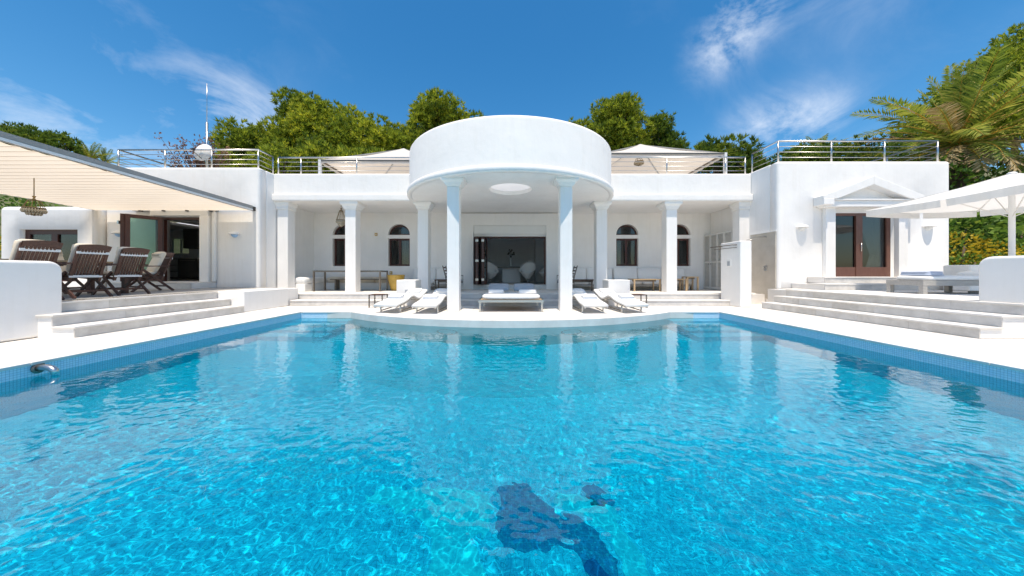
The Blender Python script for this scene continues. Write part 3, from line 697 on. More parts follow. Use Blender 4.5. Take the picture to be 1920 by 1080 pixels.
while x < -9.6:
    x2 = min(x+.42, -9.56); B(x+.0015, x2-.0015, 9.40, 9.419, PZ+.002, .70).build('riser_slab', rnd.choice(['marble', 'marble_w']), t)
    B(x+.0015, x2-.0015, 9.385, 10.19, .701, .732).build('tread_slab', rnd.choice(['marble_b', 'stone_b']), t, bevel=.005, seg=2); x = x2
# kitchen
wall_open('kitchen_wall', 'room', V, -16.1, -8.5, .6, 3.2, 13.6, 13.7, [(-14.75, -13.95, 1.86, 2.5)])
m = MB(); m.box(-8.6, -8.5, 10.5, 13.6, .6, 3.2); m.box(-12.9, -8.5, 10.5, 13.6, 3.1, 3.2); m.build('kitchen_room', 'room', V)
m = MB(); m.box(-12.9, -8.55, 10.5, 13.6, .6, .735); m.box(-16.1, -12.9, 11.5, 13.6, .6, .735); m.build('room_floor', 'room_floor', V)
def kitchen_unit(x0, x1, label, doors, mat):
    t = thing('kitchen_cabinet', label, 'cabinet', ((x0+x1)/2, 13.2, .735), 0, 'kitchen units seen through the open door')
    B(x0, x1, 12.95, 13.58, .80, 1.60).build('carcass', 'kitchen', t); B(x0, x1, 12.90, 13.58, 1.601, 1.64).build('worktop', 'oven', t)
    n = doors
    for k in range(n):
        z0 = .84+.76*k/n; z1 = .84+.76*(k+1)/n-.02
        f = B(x0+.02, x1-.02, 12.925, 12.948, z0, z1-.0).build('drawer_front', mat, t)
        MB().tube([(x0+.1, 12.90, z1-.06), (x1-.1, 12.90, z1-.06)], .009, 6).build('handle', 'steel', f)
kitchen_unit(-16.0, -15.2, 'dark kitchen cabinet furthest left behind the door', 1, 'kitchen')
kitchen_unit(-15.19, -14.5, 'kitchen oven unit with steel front behind the open door', 1, 'oven')
kitchen_unit(-14.49, -13.75, 'kitchen drawer unit with three steel fronts', 3, 'oven')
kitchen_unit(-13.74, -12.9, 'dark kitchen cabinet right of the drawers', 1, 'kitchen')
m = MB(); m.box(-14.75, -14.71, 13.62, 13.68, 1.86, 2.5); m.box(-13.99, -13.95, 13.62, 13.68, 1.86, 2.5); m.box(-14.37, -14.33, 13.62, 13.68, 1.86, 2.5); wo = m.build('window', 'white_paint', V); B(-14.71, -14.37, 13.645, 13.655, 1.86, 2.5).build('pane', 'glass', wo); B(-14.33, -13.99, 13.645, 13.655, 1.86, 2.5).build('pane', 'glass', wo)
for x0, x1, lab in ((-16.0, -15.55, 'dark wall cabinet left of the range hood'), (-13.85, -12.95, 'dark wall cabinet right of the kitchen window')):
    t = thing('wall_cabinet', lab, 'cabinet', ((x0+x1)/2, 13.4, 2.2)); B(x0, x1, 13.25, 13.598, 2.05, 2.88).build('carcass', 'kitchen', t); B(x0+.01, x1-.01, 13.228, 13.249, 2.06, 2.87).build('door', 'kitchen', t)
t = thing('range_hood', 'dark extractor hood above the kitchen worktop', 'hood', (-15.15, 13.3, 2.4)); MB().prism([(-15.5,2.2),(-14.85,2.2),(-15.0,2.5),(-15.35,2.5)], 13.1, 13.59, 'y').build('canopy', 'oven', t); B(-15.3, -15.05, 13.25, 13.59, 2.501, 2.88).build('flue', 'oven', t)
t = thing('cooking_pot', 'steel pot on the kitchen worktop below the hood', 'pot', (-14.9, 13.2, 1.64)); MB().lathe([(.001,.002),(.13,.002),(.14,.02),(.14,.2),(.15,.21),(.12,.215),(.001,.24)], 18).build('body', 'oven', t, smooth=True, world=False); MB().tube([(.13,0,.16),(.2,0,.17),(.2,0,.13),(.13,0,.12)], .01, 6).build('handle', 'black', t, world=False)

# right wing: pedimented door
px, hw = 10.97, 1.52
for xa, xb in ((9.73, 10.03), (11.98, 12.26)): B(xa, xb, 9.64, 9.769, PZ+.36, 3.05).build('pilaster', 'stucco', V, bevel=.012, seg=3)
B(px-hw+.12, px+hw-.12, 9.50, 9.769, 3.03, 3.22).build('entablature', 'stucco', V, bevel=.015, seg=3)
B(px-hw, px-hw+.32, 9.42, 9.768, 3.08, 3.27).build('cornice_end', 'stucco', V, bevel=.02, seg=3)
B(px+hw-.32, px+hw, 9.42, 9.768, 3.08, 3.27).build('cornice_end', 'stucco', V, bevel=.02, seg=3)
zb, za, th = 3.26, 3.95, .20
for s in (-1, 1):
    MB().prism([(px+s*hw, zb), (px+s*hw, zb+.10), (px, za), (px, za-th-.06), (px+s*(hw-.42), zb)], 9.43, 9.768, 'y').build('raking_cornice', 'stucco', V, bevel=.015, seg=3)
MB().prism([(px-1.12, 3.222), (px+1.12, 3.222), (px, za-th-.02)], 9.70, 9.767, 'y').build('tympanum', 'stucco', V)
B(px-1.15, px+1.15, 9.46, 9.70, 3.221, 3.262).build('pediment_base', 'stucco', V, bevel=.01, seg=2)
m = MB(); y0, y1 = 9.86, 9.94; xl, xr, xm = 10.03, 11.98, 10.98
m.box(xl, xl+.04, y0, y1, .90, 2.90); m.box(xr-.13, xr, y0, y1, .90, 2.90); m.box(xl+.04, xr-.13, y0, y1, 2.82, 2.90)
m.box(xm-.10, xm+.10, y0-.015, y1, .90, 2.82); m.box(xl+.04, xm-.10, y0, y1, .90, 1.20); m.box(xm+.10, xr-.13, y0, y1, .90, 1.20)
dd = m.build('patio_door', 'wood_red', V)
B(xl, xr, 9.84, 10.0, 2.901, 3.02).build('shutter_box', 'white_paint', V)
B(xl+.04, xm-.10, 9.895, 9.905, 1.20, 2.82).build('pane', 'glass', dd); B(xm+.10, xr-.13, 9.895, 9.905, 1.20, 2.82).build('pane', 'glass', dd)
MB().tube([(xm+.04, 9.82, 1.7), (xm+.04, 9.82, 1.95)], .012, 8).build('handle', 'steel', dd, smooth=True)
m = MB(); m.box(8.7, 13.4, 14.2, 14.3, .5, 3.4); m.box(8.7, 8.8, 10.1, 14.2, .5, 3.4); m.box(13.3, 13.4, 10.1, 14.2, .5, 3.4); m.box(8.7, 13.4, 10.1, 14.2, 3.3, 3.4); m.build('bedroom', 'room', V)
B(8.7, 13.4, 10.08, 14.2, .6, .88).build('room_floor', 'room_floor', V)
m = MB(); n = 26
for k in range(n):
    def cp(k, z): 
        s_ = k/n; spread = .62 if z < 1.2 else (.40 if z < 2.2 else .62)
        return (11.84-spread*s_, 9.985+.025*math.sin(k*1.9), z)
    for z0, z1 in ((.9, 1.6), (1.6, 2.3), (2.3, 2.9)):
        m.add([cp(k, z0), cp(k+1, z0), cp(k+1, z1), cp(k, z1)], [(0,1,2,3)])
m.build('curtain', 'curtain', V, smooth=True)
o = thing('bed', 'bed with pale cover inside the right wing behind the glass door', 'bed', (10.4, 12.6, .88)); B(9.2, 11.4, 11.9, 13.9, .88, 1.2).build('base', 'wood', o); cushion(MB(), 9.2, 11.4, 11.9, 13.9, 1.2, 1.45).build('mattress', 'fabric', o, smooth=True)
t = thing('stone_steps', 'two marble doorsteps below the pedimented door', 'steps', (10.8, 9.2, PZ))
for k, (x0, x1, yf, yb) in enumerate(((8.75, 12.75, 8.70, 9.76), (9.25, 12.65, 9.20, 9.76))):
    z0, z1 = PZ+k*.18, PZ+(k+1)*.18
    B(x0+.02, x1-.02, yf+.02, yb, z0+.001, z1-.032).build('core', 'stone', t)
    x = x0
    while x < x1-.05:
        l = .6+.2*rnd.random(); x2 = x1 if x1-(x+l) < .35 else x+l
        B(x+.0015, x2-.0015, yf, yf+.019, z0+.004, z1-.033).build('riser_slab', rnd.choice(['marble_w', 'marble']), t)
        B(x+.0015, x2-.0015, yf-.016, yb if k else 9.2, z1-.03, z1).build('tread_slab', rnd.choice(['stone', 'stone_b']), t, bevel=.005, seg=2); x = x2
B(8.325, 8.358, 9.83, 10.85, .18, 2.32).build('shower_panel', 'shower', V)
B(8.315, 8.358, 9.80, 10.86, 2.321, 2.345).build('shower_panel_trim', 'white_paint', V)

# louvred cupboard along the right loggia wall
lv = thing('louvred_cupboard', 'tall white louvred cupboard doors on the right side of the colonnade', 'cupboard', (8.0, 12.1, TZ))
B(8.10, 8.34, 11.36, 13.04, TZ+.002, 2.60).build('carcass', 'louvre', lv)
for k in range(4):
    y0 = 11.38+k*.415; y1 = y0+.405
    f = MB(); f.box(8.05, 8.095, y0, y0+.045, TZ+.04, 2.58); f.box(8.05, 8.095, y1-.045, y1, TZ+.04, 2.58); f.box(8.05, 8.095, y0+.045, y1-.045, TZ+.04, TZ+.11); f.box(8.05, 8.095, y0+.045, y1-.045, 2.51, 2.58); f.box(8.05, 8.095, y0+.045, y1-.045, 1.42, 1.48)
    d = f.build('door', 'louvre', lv)
    me = None
    for i in range(42):
        z = TZ+.13+i*.0505
        if 1.40 < z < 1.50 or z > 2.49: continue
        if me is None:
            s = MB().bar((0, y0+.045-y0, 0), (0, y1-.045-y0, 0), .05, .006); s.v = [(v[0]*.75-v[2]*.6, v[1], v[2]*.7+v[0]*.66) for v in s.v]
            o = s.build('slat', 'louvre', d, world=False); me = o.data
        else: o = bpy.data.objects.new('slat', me); C.objects.link(o); o.parent = d
        o.location = (8.072-lv.location.x*0-8.0+0, y0-12.1, z-TZ)
    MB().lathe([(.001,0),(.02,.004),(.022,.02),(.001,.03)], 10, (0,0,0)).build('knob', 'black', d, world=False, loc=None).location = (8.03-8.0, (y0+.06 if k % 2 else y1-.06)-12.1, 1.02)
# shower screen wall with fittings
sw = tag(B(6.80, 7.14, 9.25, 10.12, .004, 1.97).build('shower_wall', 'stucco', bevel=.025, seg=3), 'head-high white shower wall with towel rail at the right end of the steps', 'wall')
t = thing('towel_rail', 'steel towel rail on the white shower wall', 'towel rail', (6.75, 9.7, 1.85))
MB().tube([(6.8, 9.40, 1.86), (6.66, 9.40, 1.86), (6.66, 10.42, 1.86)], .014, 8).build('rail', 'steel_dark', t, smooth=True); MB().tube([(6.8, 9.40, 1.78), (6.72, 9.40, 1.78), (6.72, 10.3, 1.78)], .010, 8).build('lower_rail', 'steel_dark', t, smooth=True)
MB().tube([(6.8, 10.05, 1.86), (6.66, 10.05, 1.86)], .010, 8).build('bracket', 'steel_dark', t, smooth=True)
t = thing('wall_socket', 'small grey socket box on the shower wall', 'socket', (6.79, 9.7, 1.3)); B(6.775, 6.798, 9.62, 9.80, 1.22, 1.44).build('plate', 'white_paint', t, bevel=.008, seg=2); B(6.765, 6.7745, 9.66, 9.76, 1.24, 1.38).build('flap', 'grey_fabric', t)
t = thing('garden_shower', 'steel shower head on a long arm beside the right wing', 'shower head', (8.33, 10.25, 2.18))
MB().tube([(8.33, 10.2, 2.19), (7.85, 10.2, 2.19), (7.82, 10.2, 2.17), (7.82, 10.2, 2.12)], .011, 8).build('arm', 'steel', t, smooth=True); MB().lathe([(.001,.03),(.02,.02),(.11,.008),(.115,0),(.001,-.004)], 20, (7.82, 10.2, 2.09)).build('rose', 'steel', t, smooth=True)
mb = MB().lathe([(.001,0),(.03,0),(.03,.01),(.001,.012)], 12); mb.v = [(8.33-v[2], 10.2+v[0], 2.19+v[1]) for v in mb.v]; mb.build('flange', 'steel', t)
t = thing('shower_valve', 'steel shower mixer valve on the beige tile panel', 'tap', (8.32, 10.2, 1.15)); B(8.30, 8.324, 10.15, 10.25, 1.08, 1.24).build('plate', 'steel', t, bevel=.006, seg=2); MB().tube([(8.3, 10.2, 1.18), (8.22, 10.2, 1.18), (8.21, 10.15, 1.18)], .016, 8).build('lever', 'steel', t, smooth=True)
tag(B(7.145, 7.30, 9.55, 9.68, .93, .965).build('soap_shelf', 'soot', bevel=.006, seg=2), 'small grey soap shelf on the shower wall', 'shelf')

# ------------------------------------------------------------------ wall lamps
def wall_lamp(x, y, z, label, glass):
    t = thing('wall_lamp', label, 'wall lamp', (x, y, z), 0, 'half-round plaster wall lamps')
    prof = [(.001, .075), (.06, .074), (.12, .06), (.165, .03), (.18, 0), (.172, -.012), (.15, -.012), (.001, -.005)]
    MB().lathe(prof, 20, a0=PI, a1=2*PI).build('shade', 'stucco', t, smooth=True, world=False)
    MB().lathe([(.001, -.006), (.10, -.012), (.085, -.06), (.05, -.10), (.001, -.11)], 16, a0=PI, a1=2*PI).build('bowl', glass, t, smooth=True, world=False)
wall_lamp(9.09, 9.77, 2.44, 'white half-round wall lamp left of the pedimented door', 'white_paint')
wall_lamp(13.02, 9.77, 2.46, 'white half-round wall lamp right of the pedimented door', 'white_paint')
wall_lamp(-8.98, 10.2, 2.28, 'half-round wall lamp with blue glass right of the kitchen door', 'lamp_glass')
wall_lamp(-12.75, 10.2, 2.30, 'half-round wall lamp with blue glass left of the kitchen door', 'lamp_glass')

# ------------------------------------------------------------------ awning over the dining patio
AW = thing('awning', 'large cream fabric awning on a steel frame over the dining patio', 'awning', (-10.8, 7, PZ))
ax0, ax1, ay0, ay1 = -13.30, -8.40, 3.9, 10.09
def az(y): return 3.035+.031*(10.1-y)
npan = 30; dy = (ay1-ay0)/npan
for k in range(npan):
    y0, y1 = ay0+k*dy, ay0+(k+1)*dy; vs = []; fs = []; nx, ny = 8, 6
    sg = .007+.005*rnd.random()
    for j in range(ny+1):
        for i in range(nx+1):
            u = j/ny; yy = y0+dy*u; vs.append((ax0+(ax1-ax0)*i/nx, yy, az(yy)-sg*math.sin(PI*u)-.006*math.sin(PI*u)*math.sin(i*1.7+k)))
    for j in range(ny):
        for i in range(nx): fs.append((j*(nx+1)+i, j*(nx+1)+i+1, (j+1)*(nx+1)+i+1, (j+1)*(nx+1)+i))
    MB().add(vs, fs).build('fabric_panel', 'awning', AW, smooth=True)
    MB().bar((ax0, y0, az(y0)+.008), (ax1, y0, az(y0)+.008), .014, .008).build('batten', 'awning', AW)
for x, w in ((ax1+.05, .09), (ax0-.05, .09)):
    MB().bar((x, ay0-.1, az(ay0)+.075), (x, ay1, az(ay1)+.075), w, .15).build('side_beam', 'soot' if x > -9 else 'white_paint', AW)
MB().bar((ax1+.105, ay0-.1, az(ay0)+.02), (ax1+.105, ay1-.02, az(ay1)+.02), .02, .05).build('gutter_lip', 'white_paint', AW)
MB().bar((ax1+.099, ay0-.1, az(ay0)+.045), (ax1+.099, ay1, az(ay1)+.045), .012, .006).build('gutter_seam', 'black', AW)
for k in range(7):
    y = 5.0+k*.42; MB().bar((ax1+.10, y, az(y)+.0), (ax1+.10, y+.22, az(y)-.0), .025, .035).build('runner', 'soot', AW)
MB().box(ax1+.0, ax1+.10, ay1, ay1+.11, az(ay1)-.0, az(ay1)+.13).build('end_bracket', 'black', AW)
MB().box(-12.2, -9.5, ay1+.005, 10.199, 3.02, 3.10).build('wall_rail', 'soot', AW)
for k in range(4): MB().box(-11.9+k*.75, -11.84+k*.75, 10.0, 10.09, 2.99, 3.03).build('rail_clip', 'black', AW)
for x in (ax0, ax1): MB().box(x-.06, x+.06, ay0-.08, ay0+.04, PZ, az(ay0)).build('post', 'steel', AW)

# chandeliers
def chandelier(name, label, loc, zc, h, r, arms=10):
    t = thing(name, label, 'chandelier', loc)
    m = MB(); m.tube([(0,0,.30 if 'awning' in label else 0),(0,0,-.10)], .008, 6); m.lathe([(.001,-.10),(.03,-.11),(.012,-.16),(.035,-.19),(.001,-.2)], 10); m.build('stem', 'brass', t, world=False, smooth=True)
    ring = MB(); pts = [(r*math.cos(2*PI*k/24), r*math.sin(2*PI*k/24), -h*.68) for k in range(25)]; ring.tube(pts, .012, 6, caps=False); pts = [(r*.35*math.cos(2*PI*k/16), r*.35*math.sin(2*PI*k/16), -.2) for k in range(17)]; ring.tube(pts, .009, 6, caps=False)
    ring.build('ring', 'brass', t, world=False, smooth=True)
    for k in range(arms):
        a = 2*PI*k/arms; c, s_ = math.cos(a), math.sin(a)
        MB().tube([(r*.33*c, r*.33*s_, -.2), (r*.55*c, r*.55*s_, -h*.38), (r*c, r*s_, -h*.68)], .006, 5).build('chain', 'brass', t, world=False)
    n = 26; base = None
    for k in range(n+14):
        if k < n: a = 2*PI*k/n; rr = r; z = -h*.70
        else: a = 2*PI*(k-n)/14+.2; rr = r*.62; z = -h*.80
        if base is None: o = MB().lathe([(.001,0),(.014,-.02),(.024,-.05),(.012,-.085),(.001,-.10)], 6).build('crystal', 'crystal', t, world=False); base = o.data
        else: o = bpy.data.objects.new('crystal', base); C.objects.link(o); o.parent = t
        o.location = (rr*math.cos(a), rr*math.sin(a), z)
    MB().lathe([(r*.98,-h*.70),(r*.7,-h*.86),(r*.3,-h*.97),(.001,-h)], 14).build('basket', 'brass' if arms < 9 else 'crystal', t, world=False, smooth=True)
    return t
chandelier('chandelier', 'crystal ring chandelier hanging under the awning', (-10.55, 6.93, az(6.93)-.30), 0, .55, .15, 8)
chandelier('chandelier', 'brass lantern chandelier hanging in the colonnade left of the portico', (-6.22, 11.5, 3.5), 0, .80, .16, 10)
chandelier('chandelier', 'small dark lantern hanging under the right roof canopy', (5.75, 14.0, 6.35), 0, .55, .2, 8)

# ------------------------------------------------------------------ roof terrace: railings, canopies, dish, antenna
def railing(label, pts, z0, ztop, spacing=1.6):
    t = thing('steel_railing', label, 'railing', (pts[0][0], pts[0][1], z0), 0, 'steel railings round the roof terrace')
    MB().tube([(x, y, ztop) for x, y in pts], .026, 10).build('handrail', 'steel', t, smooth=True)
    for k in (1, 2, 3): MB().tube([(x, y, z0+(ztop-z0)*k/4-.0) for x, y in pts], .010, 6).build('rod', 'steel', t, smooth=True)
    for i in range(len(pts)-1):
        p, q = Vector(pts[i]), Vector(pts[i+1]); L_ = (q-p).length; n = max(1, round(L_/spacing))
        for k in range(n+(1 if i == len(pts)-2 else 0)):
            c = p+(q-p)*k/n; MB().tube([(c.x, c.y, z0-.03), (c.x, c.y, ztop-.012)], .024, 8).build('post', 'steel', t, smooth=True)
railing('steel railing on the roof of the left wing beside the satellite dish', [(-13.0, 13.6), (-13.0, 10.38), (-8.36, 10.38), (-8.36, 11.02)], 4.46, 5.10, 1.55)
railing('steel railing above the colonnade left of the drum', [(-8.2, 11.06), (-7.4, 11.06), (-3.46, 11.06)], 4.47, 5.09, 1.7)
railing('steel railing above the colonnade right of the drum', [(3.46, 11.06), (7.6, 11.06), (8.3, 11.06)], 4.47, 5.10, 1.75)
railing('steel railing on the roof of the right wing beside the palm', [(8.50, 11.0), (8.50, 9.93), (13.56, 9.93), (13.56, 12.6)], 4.51, 5.20, 1.55)

def roof_canopy(label, x0, x1, y0, y1, ze, zt):
    t = thing('roof_canopy', label, 'canopy', ((x0+x1)/2, (y0+y1)/2, 3.8), 0, 'white pyramid canopies on the roof terrace')
    cx, cy = (x0+x1)/2, (y0+y1)/2; n = 8
    cor = [(x0,y0),(x1,y0),(x1,y1),(x0,y1)]
    for k in range(4):
        a, b = cor[k], cor[(k+1) % 4]; vs = []; fs = []
        for j in range(n+1):
            u = j/n
            for i in range(n+1):
                w = i/n; px_, py_ = a[0]+(b[0]-a[0])*w, a[1]+(b[1]-a[1])*w
                vs.append((px_+(cx-px_)*u, py_+(cy-py_)*u, ze+(zt-ze)*u-.10*math.sin(PI*u)-.03*math.sin(PI*w)*(1-u)))
        for j in range(n):
            for i in range(n): fs.append((j*(n+1)+i, j*(n+1)+i+1, (j+1)*(n+1)+i+1, (j+1)*(n+1)+i))
        MB().add(vs, fs).build('canvas_panel', 'tent', t, smooth=True)
        m = MB(); nn = 24
        for i in range(nn):
            w0, w1 = i/nn, (i+1)/nn; P = lambda w: (a[0]+(b[0]-a[0])*w, a[1]+(b[1]-a[1])*w)
            s0, s1 = .03*math.sin(PI*w0), .03*math.sin(PI*w1)
            m.add([(*P(w0), ze-s0), (*P(w1), ze-s1), (*P(w1), ze-s1-.15-.018*math.cos(w1*nn*PI)), (*P(w0), ze-s0-.15-.018*math.cos(w0*nn*PI))], [(0,1,2,3)])
        m.build('valance', 'tent', t)
        MB().box(a[0]-.05, a[0]+.05, a[1]-.05, a[1]+.05, 3.8, ze-.01).build('post', 'white_paint', t)
        MB().bar((*a, ze-.04), (*b, ze-.04), .05, .06).build('eave_rail', 'steel_dark', t)
        MB().bar((*a, ze-.05), (cx, cy, zt-.06), .05, .06).build('rafter', 'grey_wood', t)
roof_canopy('white pyramid canopy on the roof right of the drum', 3.7, 8.65, 12.6, 17.2, 5.86, 7.15)
roof_canopy('white pyramid canopy on the roof left of the drum', -7.66, -2.5, 12.6, 17.2, 5.58, 6.95)
MB().prism([(-11.2, 3.8), (-8.6, 3.8), (-9.6, 4.72)], 11.6, 13, 'y').build('roof_vent', 'stucco', V)

t = thing('satellite_dish', 'white satellite dish with tall antenna mast above the left wing', 'satellite dish', (-10.3, 10.62, 4.4))
MB().tube([(-10.3, 10.62, 3.8), (-10.3, 10.62, 6.12)], .035, 10).build('mast', 'steel', t, smooth=True); MB().tube([(-10.3, 10.62, 6.12), (-10.3, 10.62, 7.45)], .009, 6).build('antenna', 'steel', t, smooth=True)
mb = MB().lathe([(.001, .055), (.12, .048), (.22, .025), (.30, 0), (.30, .012), (.001, .075)], 30); rot = Matrix.Rotation(R(80), 3, 'X') @ Matrix.Identity(3)
mb.v = [tuple(rot @ Vector(v)+Vector((-10.3, 10.50, 5.06))) for v in mb.v]; mb.build('dish', 'white_paint', t, smooth=True)
MB().tube([(-10.3, 10.5, 4.8), (-10.3, 10.2, 4.95), (-10.3, 10.17, 5.02)], .012, 6).build('feed_arm', 'steel_dark', t); MB().box(-10.33, -10.27, 10.13, 10.2, 5.0, 5.07).build('feed_horn', 'black', t)

# ------------------------------------------------------------------ pool loungers on the curved platform
def wave_lounger(label, x, y, rz):
    t = thing('sun_lounger', label, 'sun lounger', (x, y, .005), rz, 'wavy white sun loungers on the curved platform')
    # profile along local +y (foot at 0, head at 1.75)
    key = [(-.12, .15), (.06, .185), (.30, .215), (.52, .265), (.70, .325), (.84, .335), (.98, .29), (1.14, .245), (1.30, .255), (1.48, .32), (1.66, .40), (1.76, .44)]
    def prof(n=44):
        out = []; m_ = len(key)
        for i in range(m_-1):
            a, b, c, d = (Vector(key[max(0, min(m_-1, i+k-1))]) for k in range(4))
            for q in range(4):
                u = q/4; out.append(.5*((2*b)+(c-a)*u+(2*a-5*b+4*c-d)*u*u+(-a+3*b-3*c+d)*u**3))
        out.append(Vector(key[-1])); return out
    pf = prof(); w = .30; m = MB(); n = len(pf); prof2 = [(-w+.0, .012), (-w-.012, .04), (-w+.01, .075), (-w+.06, .088), (0, .093), (w-.06, .088), (w-.01, .075), (w+.012, .04), (w, .012), (0, .004)]
    vs = []; fs = []; q = len(prof2)
    for i, p in enumerate(pf):
        d = (pf[min(i+1, n-1)]-pf[max(i-1, 0)]).normalized(); nn = Vector((-d.y, d.x))
        for sx, h in prof2:
            tuft = .006*math.sin(i*1.4) if h > .08 else 0; o = p+nn*(h+tuft); vs.append((sx, o.x, o.y))
    for i in range(n-1):
        for k in range(q): fs.append((i*q+k, i*q+(k+1)%q, (i+1)*q+(k+1)%q, (i+1)*q+k))
    fs += [tuple(range(q))[::-1], tuple((n-1)*q+k for k in range(q))]
    m.add(vs, fs).build('mattress', 'fabric', t, smooth=True, world=False)
    for s in (-1, 1):
        MB().tube([(s*.285, p.x, p.y-.012) for p in pf], .014, 6).build('side_rail', 'steel', t, smooth=True, world=False)
        MB().bar((s*.275, .14, 0), (s*.275, .14, .185), .03, .03).build('leg', 'steel', t, world=False)
        MB().bar((s*.275, 1.36, 0), (s*.275, 1.36, .265), .03, .03).build('leg', 'steel', t, world=False)
        MB().bar((s*.275, .14, .035), (s*.275, 1.36, .10), .022, .022).build('runner', 'steel_dark', t, world=False)
    for yy, zz in ((.14, .175), (1.36, .235)): MB().bar((-.275, yy, zz), (.275, yy, zz), .024, .024).build('crossbar', 'steel_dark', t, world=False)
    h = MB(); cushion(h, -.20, .20, -.11, .11, 0, .085); rx = R(24); h.v = [(v[0], 1.56+v[1]*math.cos(rx)-v[2]*math.sin(rx), .44+v[1]*math.sin(rx)+v[2]*math.cos(rx)) for v in h.v]
    h.build('head_pillow', 'fabric', t, smooth=True, world=False)
    return t
def folded_towel(label, x, y, z, rz, mat='towel', sx=.22, sy=.15, tilt=0):
    t = thing('folded_towel', label, 'towel', (x, y, z), rz, 'folded towels on the loungers and daybed'); t.rotation_euler = (tilt, 0, rz)
    for k, (w, d) in enumerate(((sx, sy), (sx*.97, sy*.96), (sx*.95, sy*.97))):
        m = MB(); cushion(m, -w, w, -d, d, k*.032, k*.032+.030, puff=.008); m.build('fold', mat, t, smooth=True, world=False)
    return t
lg = [(-3.13, 7.98, R(-9), 'white wavy lounger farthest left on the platform'), (-2.13, 7.84, R(-4), 'white wavy lounger just left of the portico column'),
      (2.13, 7.90, R(5), 'white wavy lounger just right of the portico column'), (3.17, 7.98, R(10), 'white wavy lounger farthest right on the platform')]
tw = ['folded white towel on the farthest left lounger', 'folded white towel on the lounger left of the portico', 'folded white towel on the lounger right of the portico', 'folded white towel on the farthest right lounger']
for (x, y, a, lab), tl in zip(lg, tw):
    wave_lounger(lab, x, y, a)
    lx, ly = .0, .44; folded_towel(tl, x+lx*math.cos(a)-ly*math.sin(a), y+lx*math.sin(a)+ly*math.cos(a), .338, a, tilt=R(13), sx=.2, sy=.13)

DB = thing('daybed', 'low white double daybed on a steel frame between the portico columns', 'daybed', (.03, 8.8, .005))
for sx in (-.79, .82):
    for yy in (8.14, 9.5): MB().bar((sx, yy, .006), (sx, yy, .30), .045, .045).build('leg', 'steel', DB)
B(-.83, .87, 8.10, 8.14, .255, .315).build('front_rail', 'steel', DB, bevel=.004, seg=2); B(-.83, .87, 9.50, 9.54, .255, .315).build('back_rail', 'steel', DB); B(-.83, -.79, 8.14, 9.5, .255, .315).build('side_rail', 'steel', DB); B(.83, .87, 8.14, 9.5, .255, .315).build('side_rail', 'steel', DB)
for k in range(9): B(-.79, .83, 8.17+k*.148, 8.29+k*.148, .30, .322).build('slat', 'table_wood', DB)
cushion(MB(), -.76, .80, 8.16, 9.48, .324, .43).build('mattress', 'fabric', DB, smooth=True)
for x, lab in ((-.34, 'grey pillow on the left side of the double daybed'), (.40, 'grey pillow on the right side of the double daybed')):
    m = MB(); cushion(m, -.30, .30, -.19, .19, 0, .10, puff=.03); a = R(24); m.v = [(v[0], v[1]*math.cos(a)-v[2]*math.sin(a), v[1]*math.sin(a)+v[2]*math.cos(a)+.08) for v in m.v]
    o = m.build('pillow', 'grey_fabric', smooth=True); o.location = (x, 9.24, .47); tag(o, lab, 'pillow', 'grey pillows on the daybed')
folded_towel('folded white towel on the left half of the daybed', -.40, 8.72, .458, R(6)); folded_towel('folded white towel on the right half of the daybed', .48, 8.70, .458, R(-8), sx=.25, sy=.16)

def side_table(label, x, y, z=.005):
    t = thing('side_table', label, 'side table', (x, y, z), 0, 'small dark side tables by the loungers')
    for sx in (-.19, .19):
        for sy in (-.19, .19): MB().bar((sx, sy, 0), (sx, sy, .36), .03, .03).build('leg', 'steel_dark', t, world=False)
    for k in range(4): B(-.205, .205, -.2+k*.103, -.11+k*.103, .36, .38).build('slat', 'teak', t, world=False)
side_table('small dark side table between the steps and the farthest left lounger', -3.93, 9.32); side_table('small dark side table between the steps and the farthest right lounger', 3.78, 9.32)
def pedestal(label, x0, x1, vent):
    t = thing('pedestal', label, 'pedestal', ((x0+x1)/2, 9.95, 0), 0, 'white pedestals behind the loungers')
    B(x0, x1, 9.66, 10.30, .004, .80).build('block', 'stucco', t, bevel=.02, seg=3)
    if vent:
        B(x0+.27, x0+.37, 9.648, 9.66, .40, .50).build('vent_plate', 'grey_fabric', t)
pedestal('white block pedestal with small vent behind the left loungers', -3.52, -2.93, True); pedestal('plain white block pedestal behind the right loungers', 3.03, 3.70, False)

# ------------------------------------------------------------------ loggia furniture
t = thing('dining_table', 'long glass table on thin dark frames under the colonnade left side', 'table', (-5.95, 11.75, TZ))
for x in (-7.17, -4.76):
    for yy in (11.42, 12.1): MB().bar((x, yy, TZ+.001), (x, yy, 1.09), .05, .05).build('leg', 'steel_dark', t)
    MB().bar((x, 11.445, 1.07), (x, 12.075, 1.07), .05, .045).build('end_rail', 'steel_dark', t)
for yy in (11.42, 12.1): MB().bar((-7.145, yy, 1.07), (-4.785, yy, 1.07), .045, .045).build('long_rail', 'steel_dark', t)
B(-7.2, -4.73, 11.39, 12.13, 1.094, 1.106).build('glass_top', 'glass', t)
t = thing('wooden_bench', 'slim wooden dining bench behind the glass table', 'bench', (-5.9, 12.45, TZ))
B(-7.1, -4.5, 12.3, 12.62, .74, .78).build('seat', 'steel_dark', t)
for x in (-6.9, -4.7): B(x-.03, x+.03, 12.33, 12.59, TZ+.001, .739).build('leg', 'steel_dark', t)
t = thing('corner_sofa', 'white built-in corner bench with cream cushions at the left end of the colonnade', 'sofa', (-7.6, 12.4, TZ))
B(-8.19, -4.55, 12.66, 13.05, TZ+.001, .62).build('base', 'stucco', t, bevel=.02, seg=3); B(-8.19, -7.45, 11.35, 12.66, TZ+.001, .62).build('base', 'stucco', t, bevel=.02, seg=3)
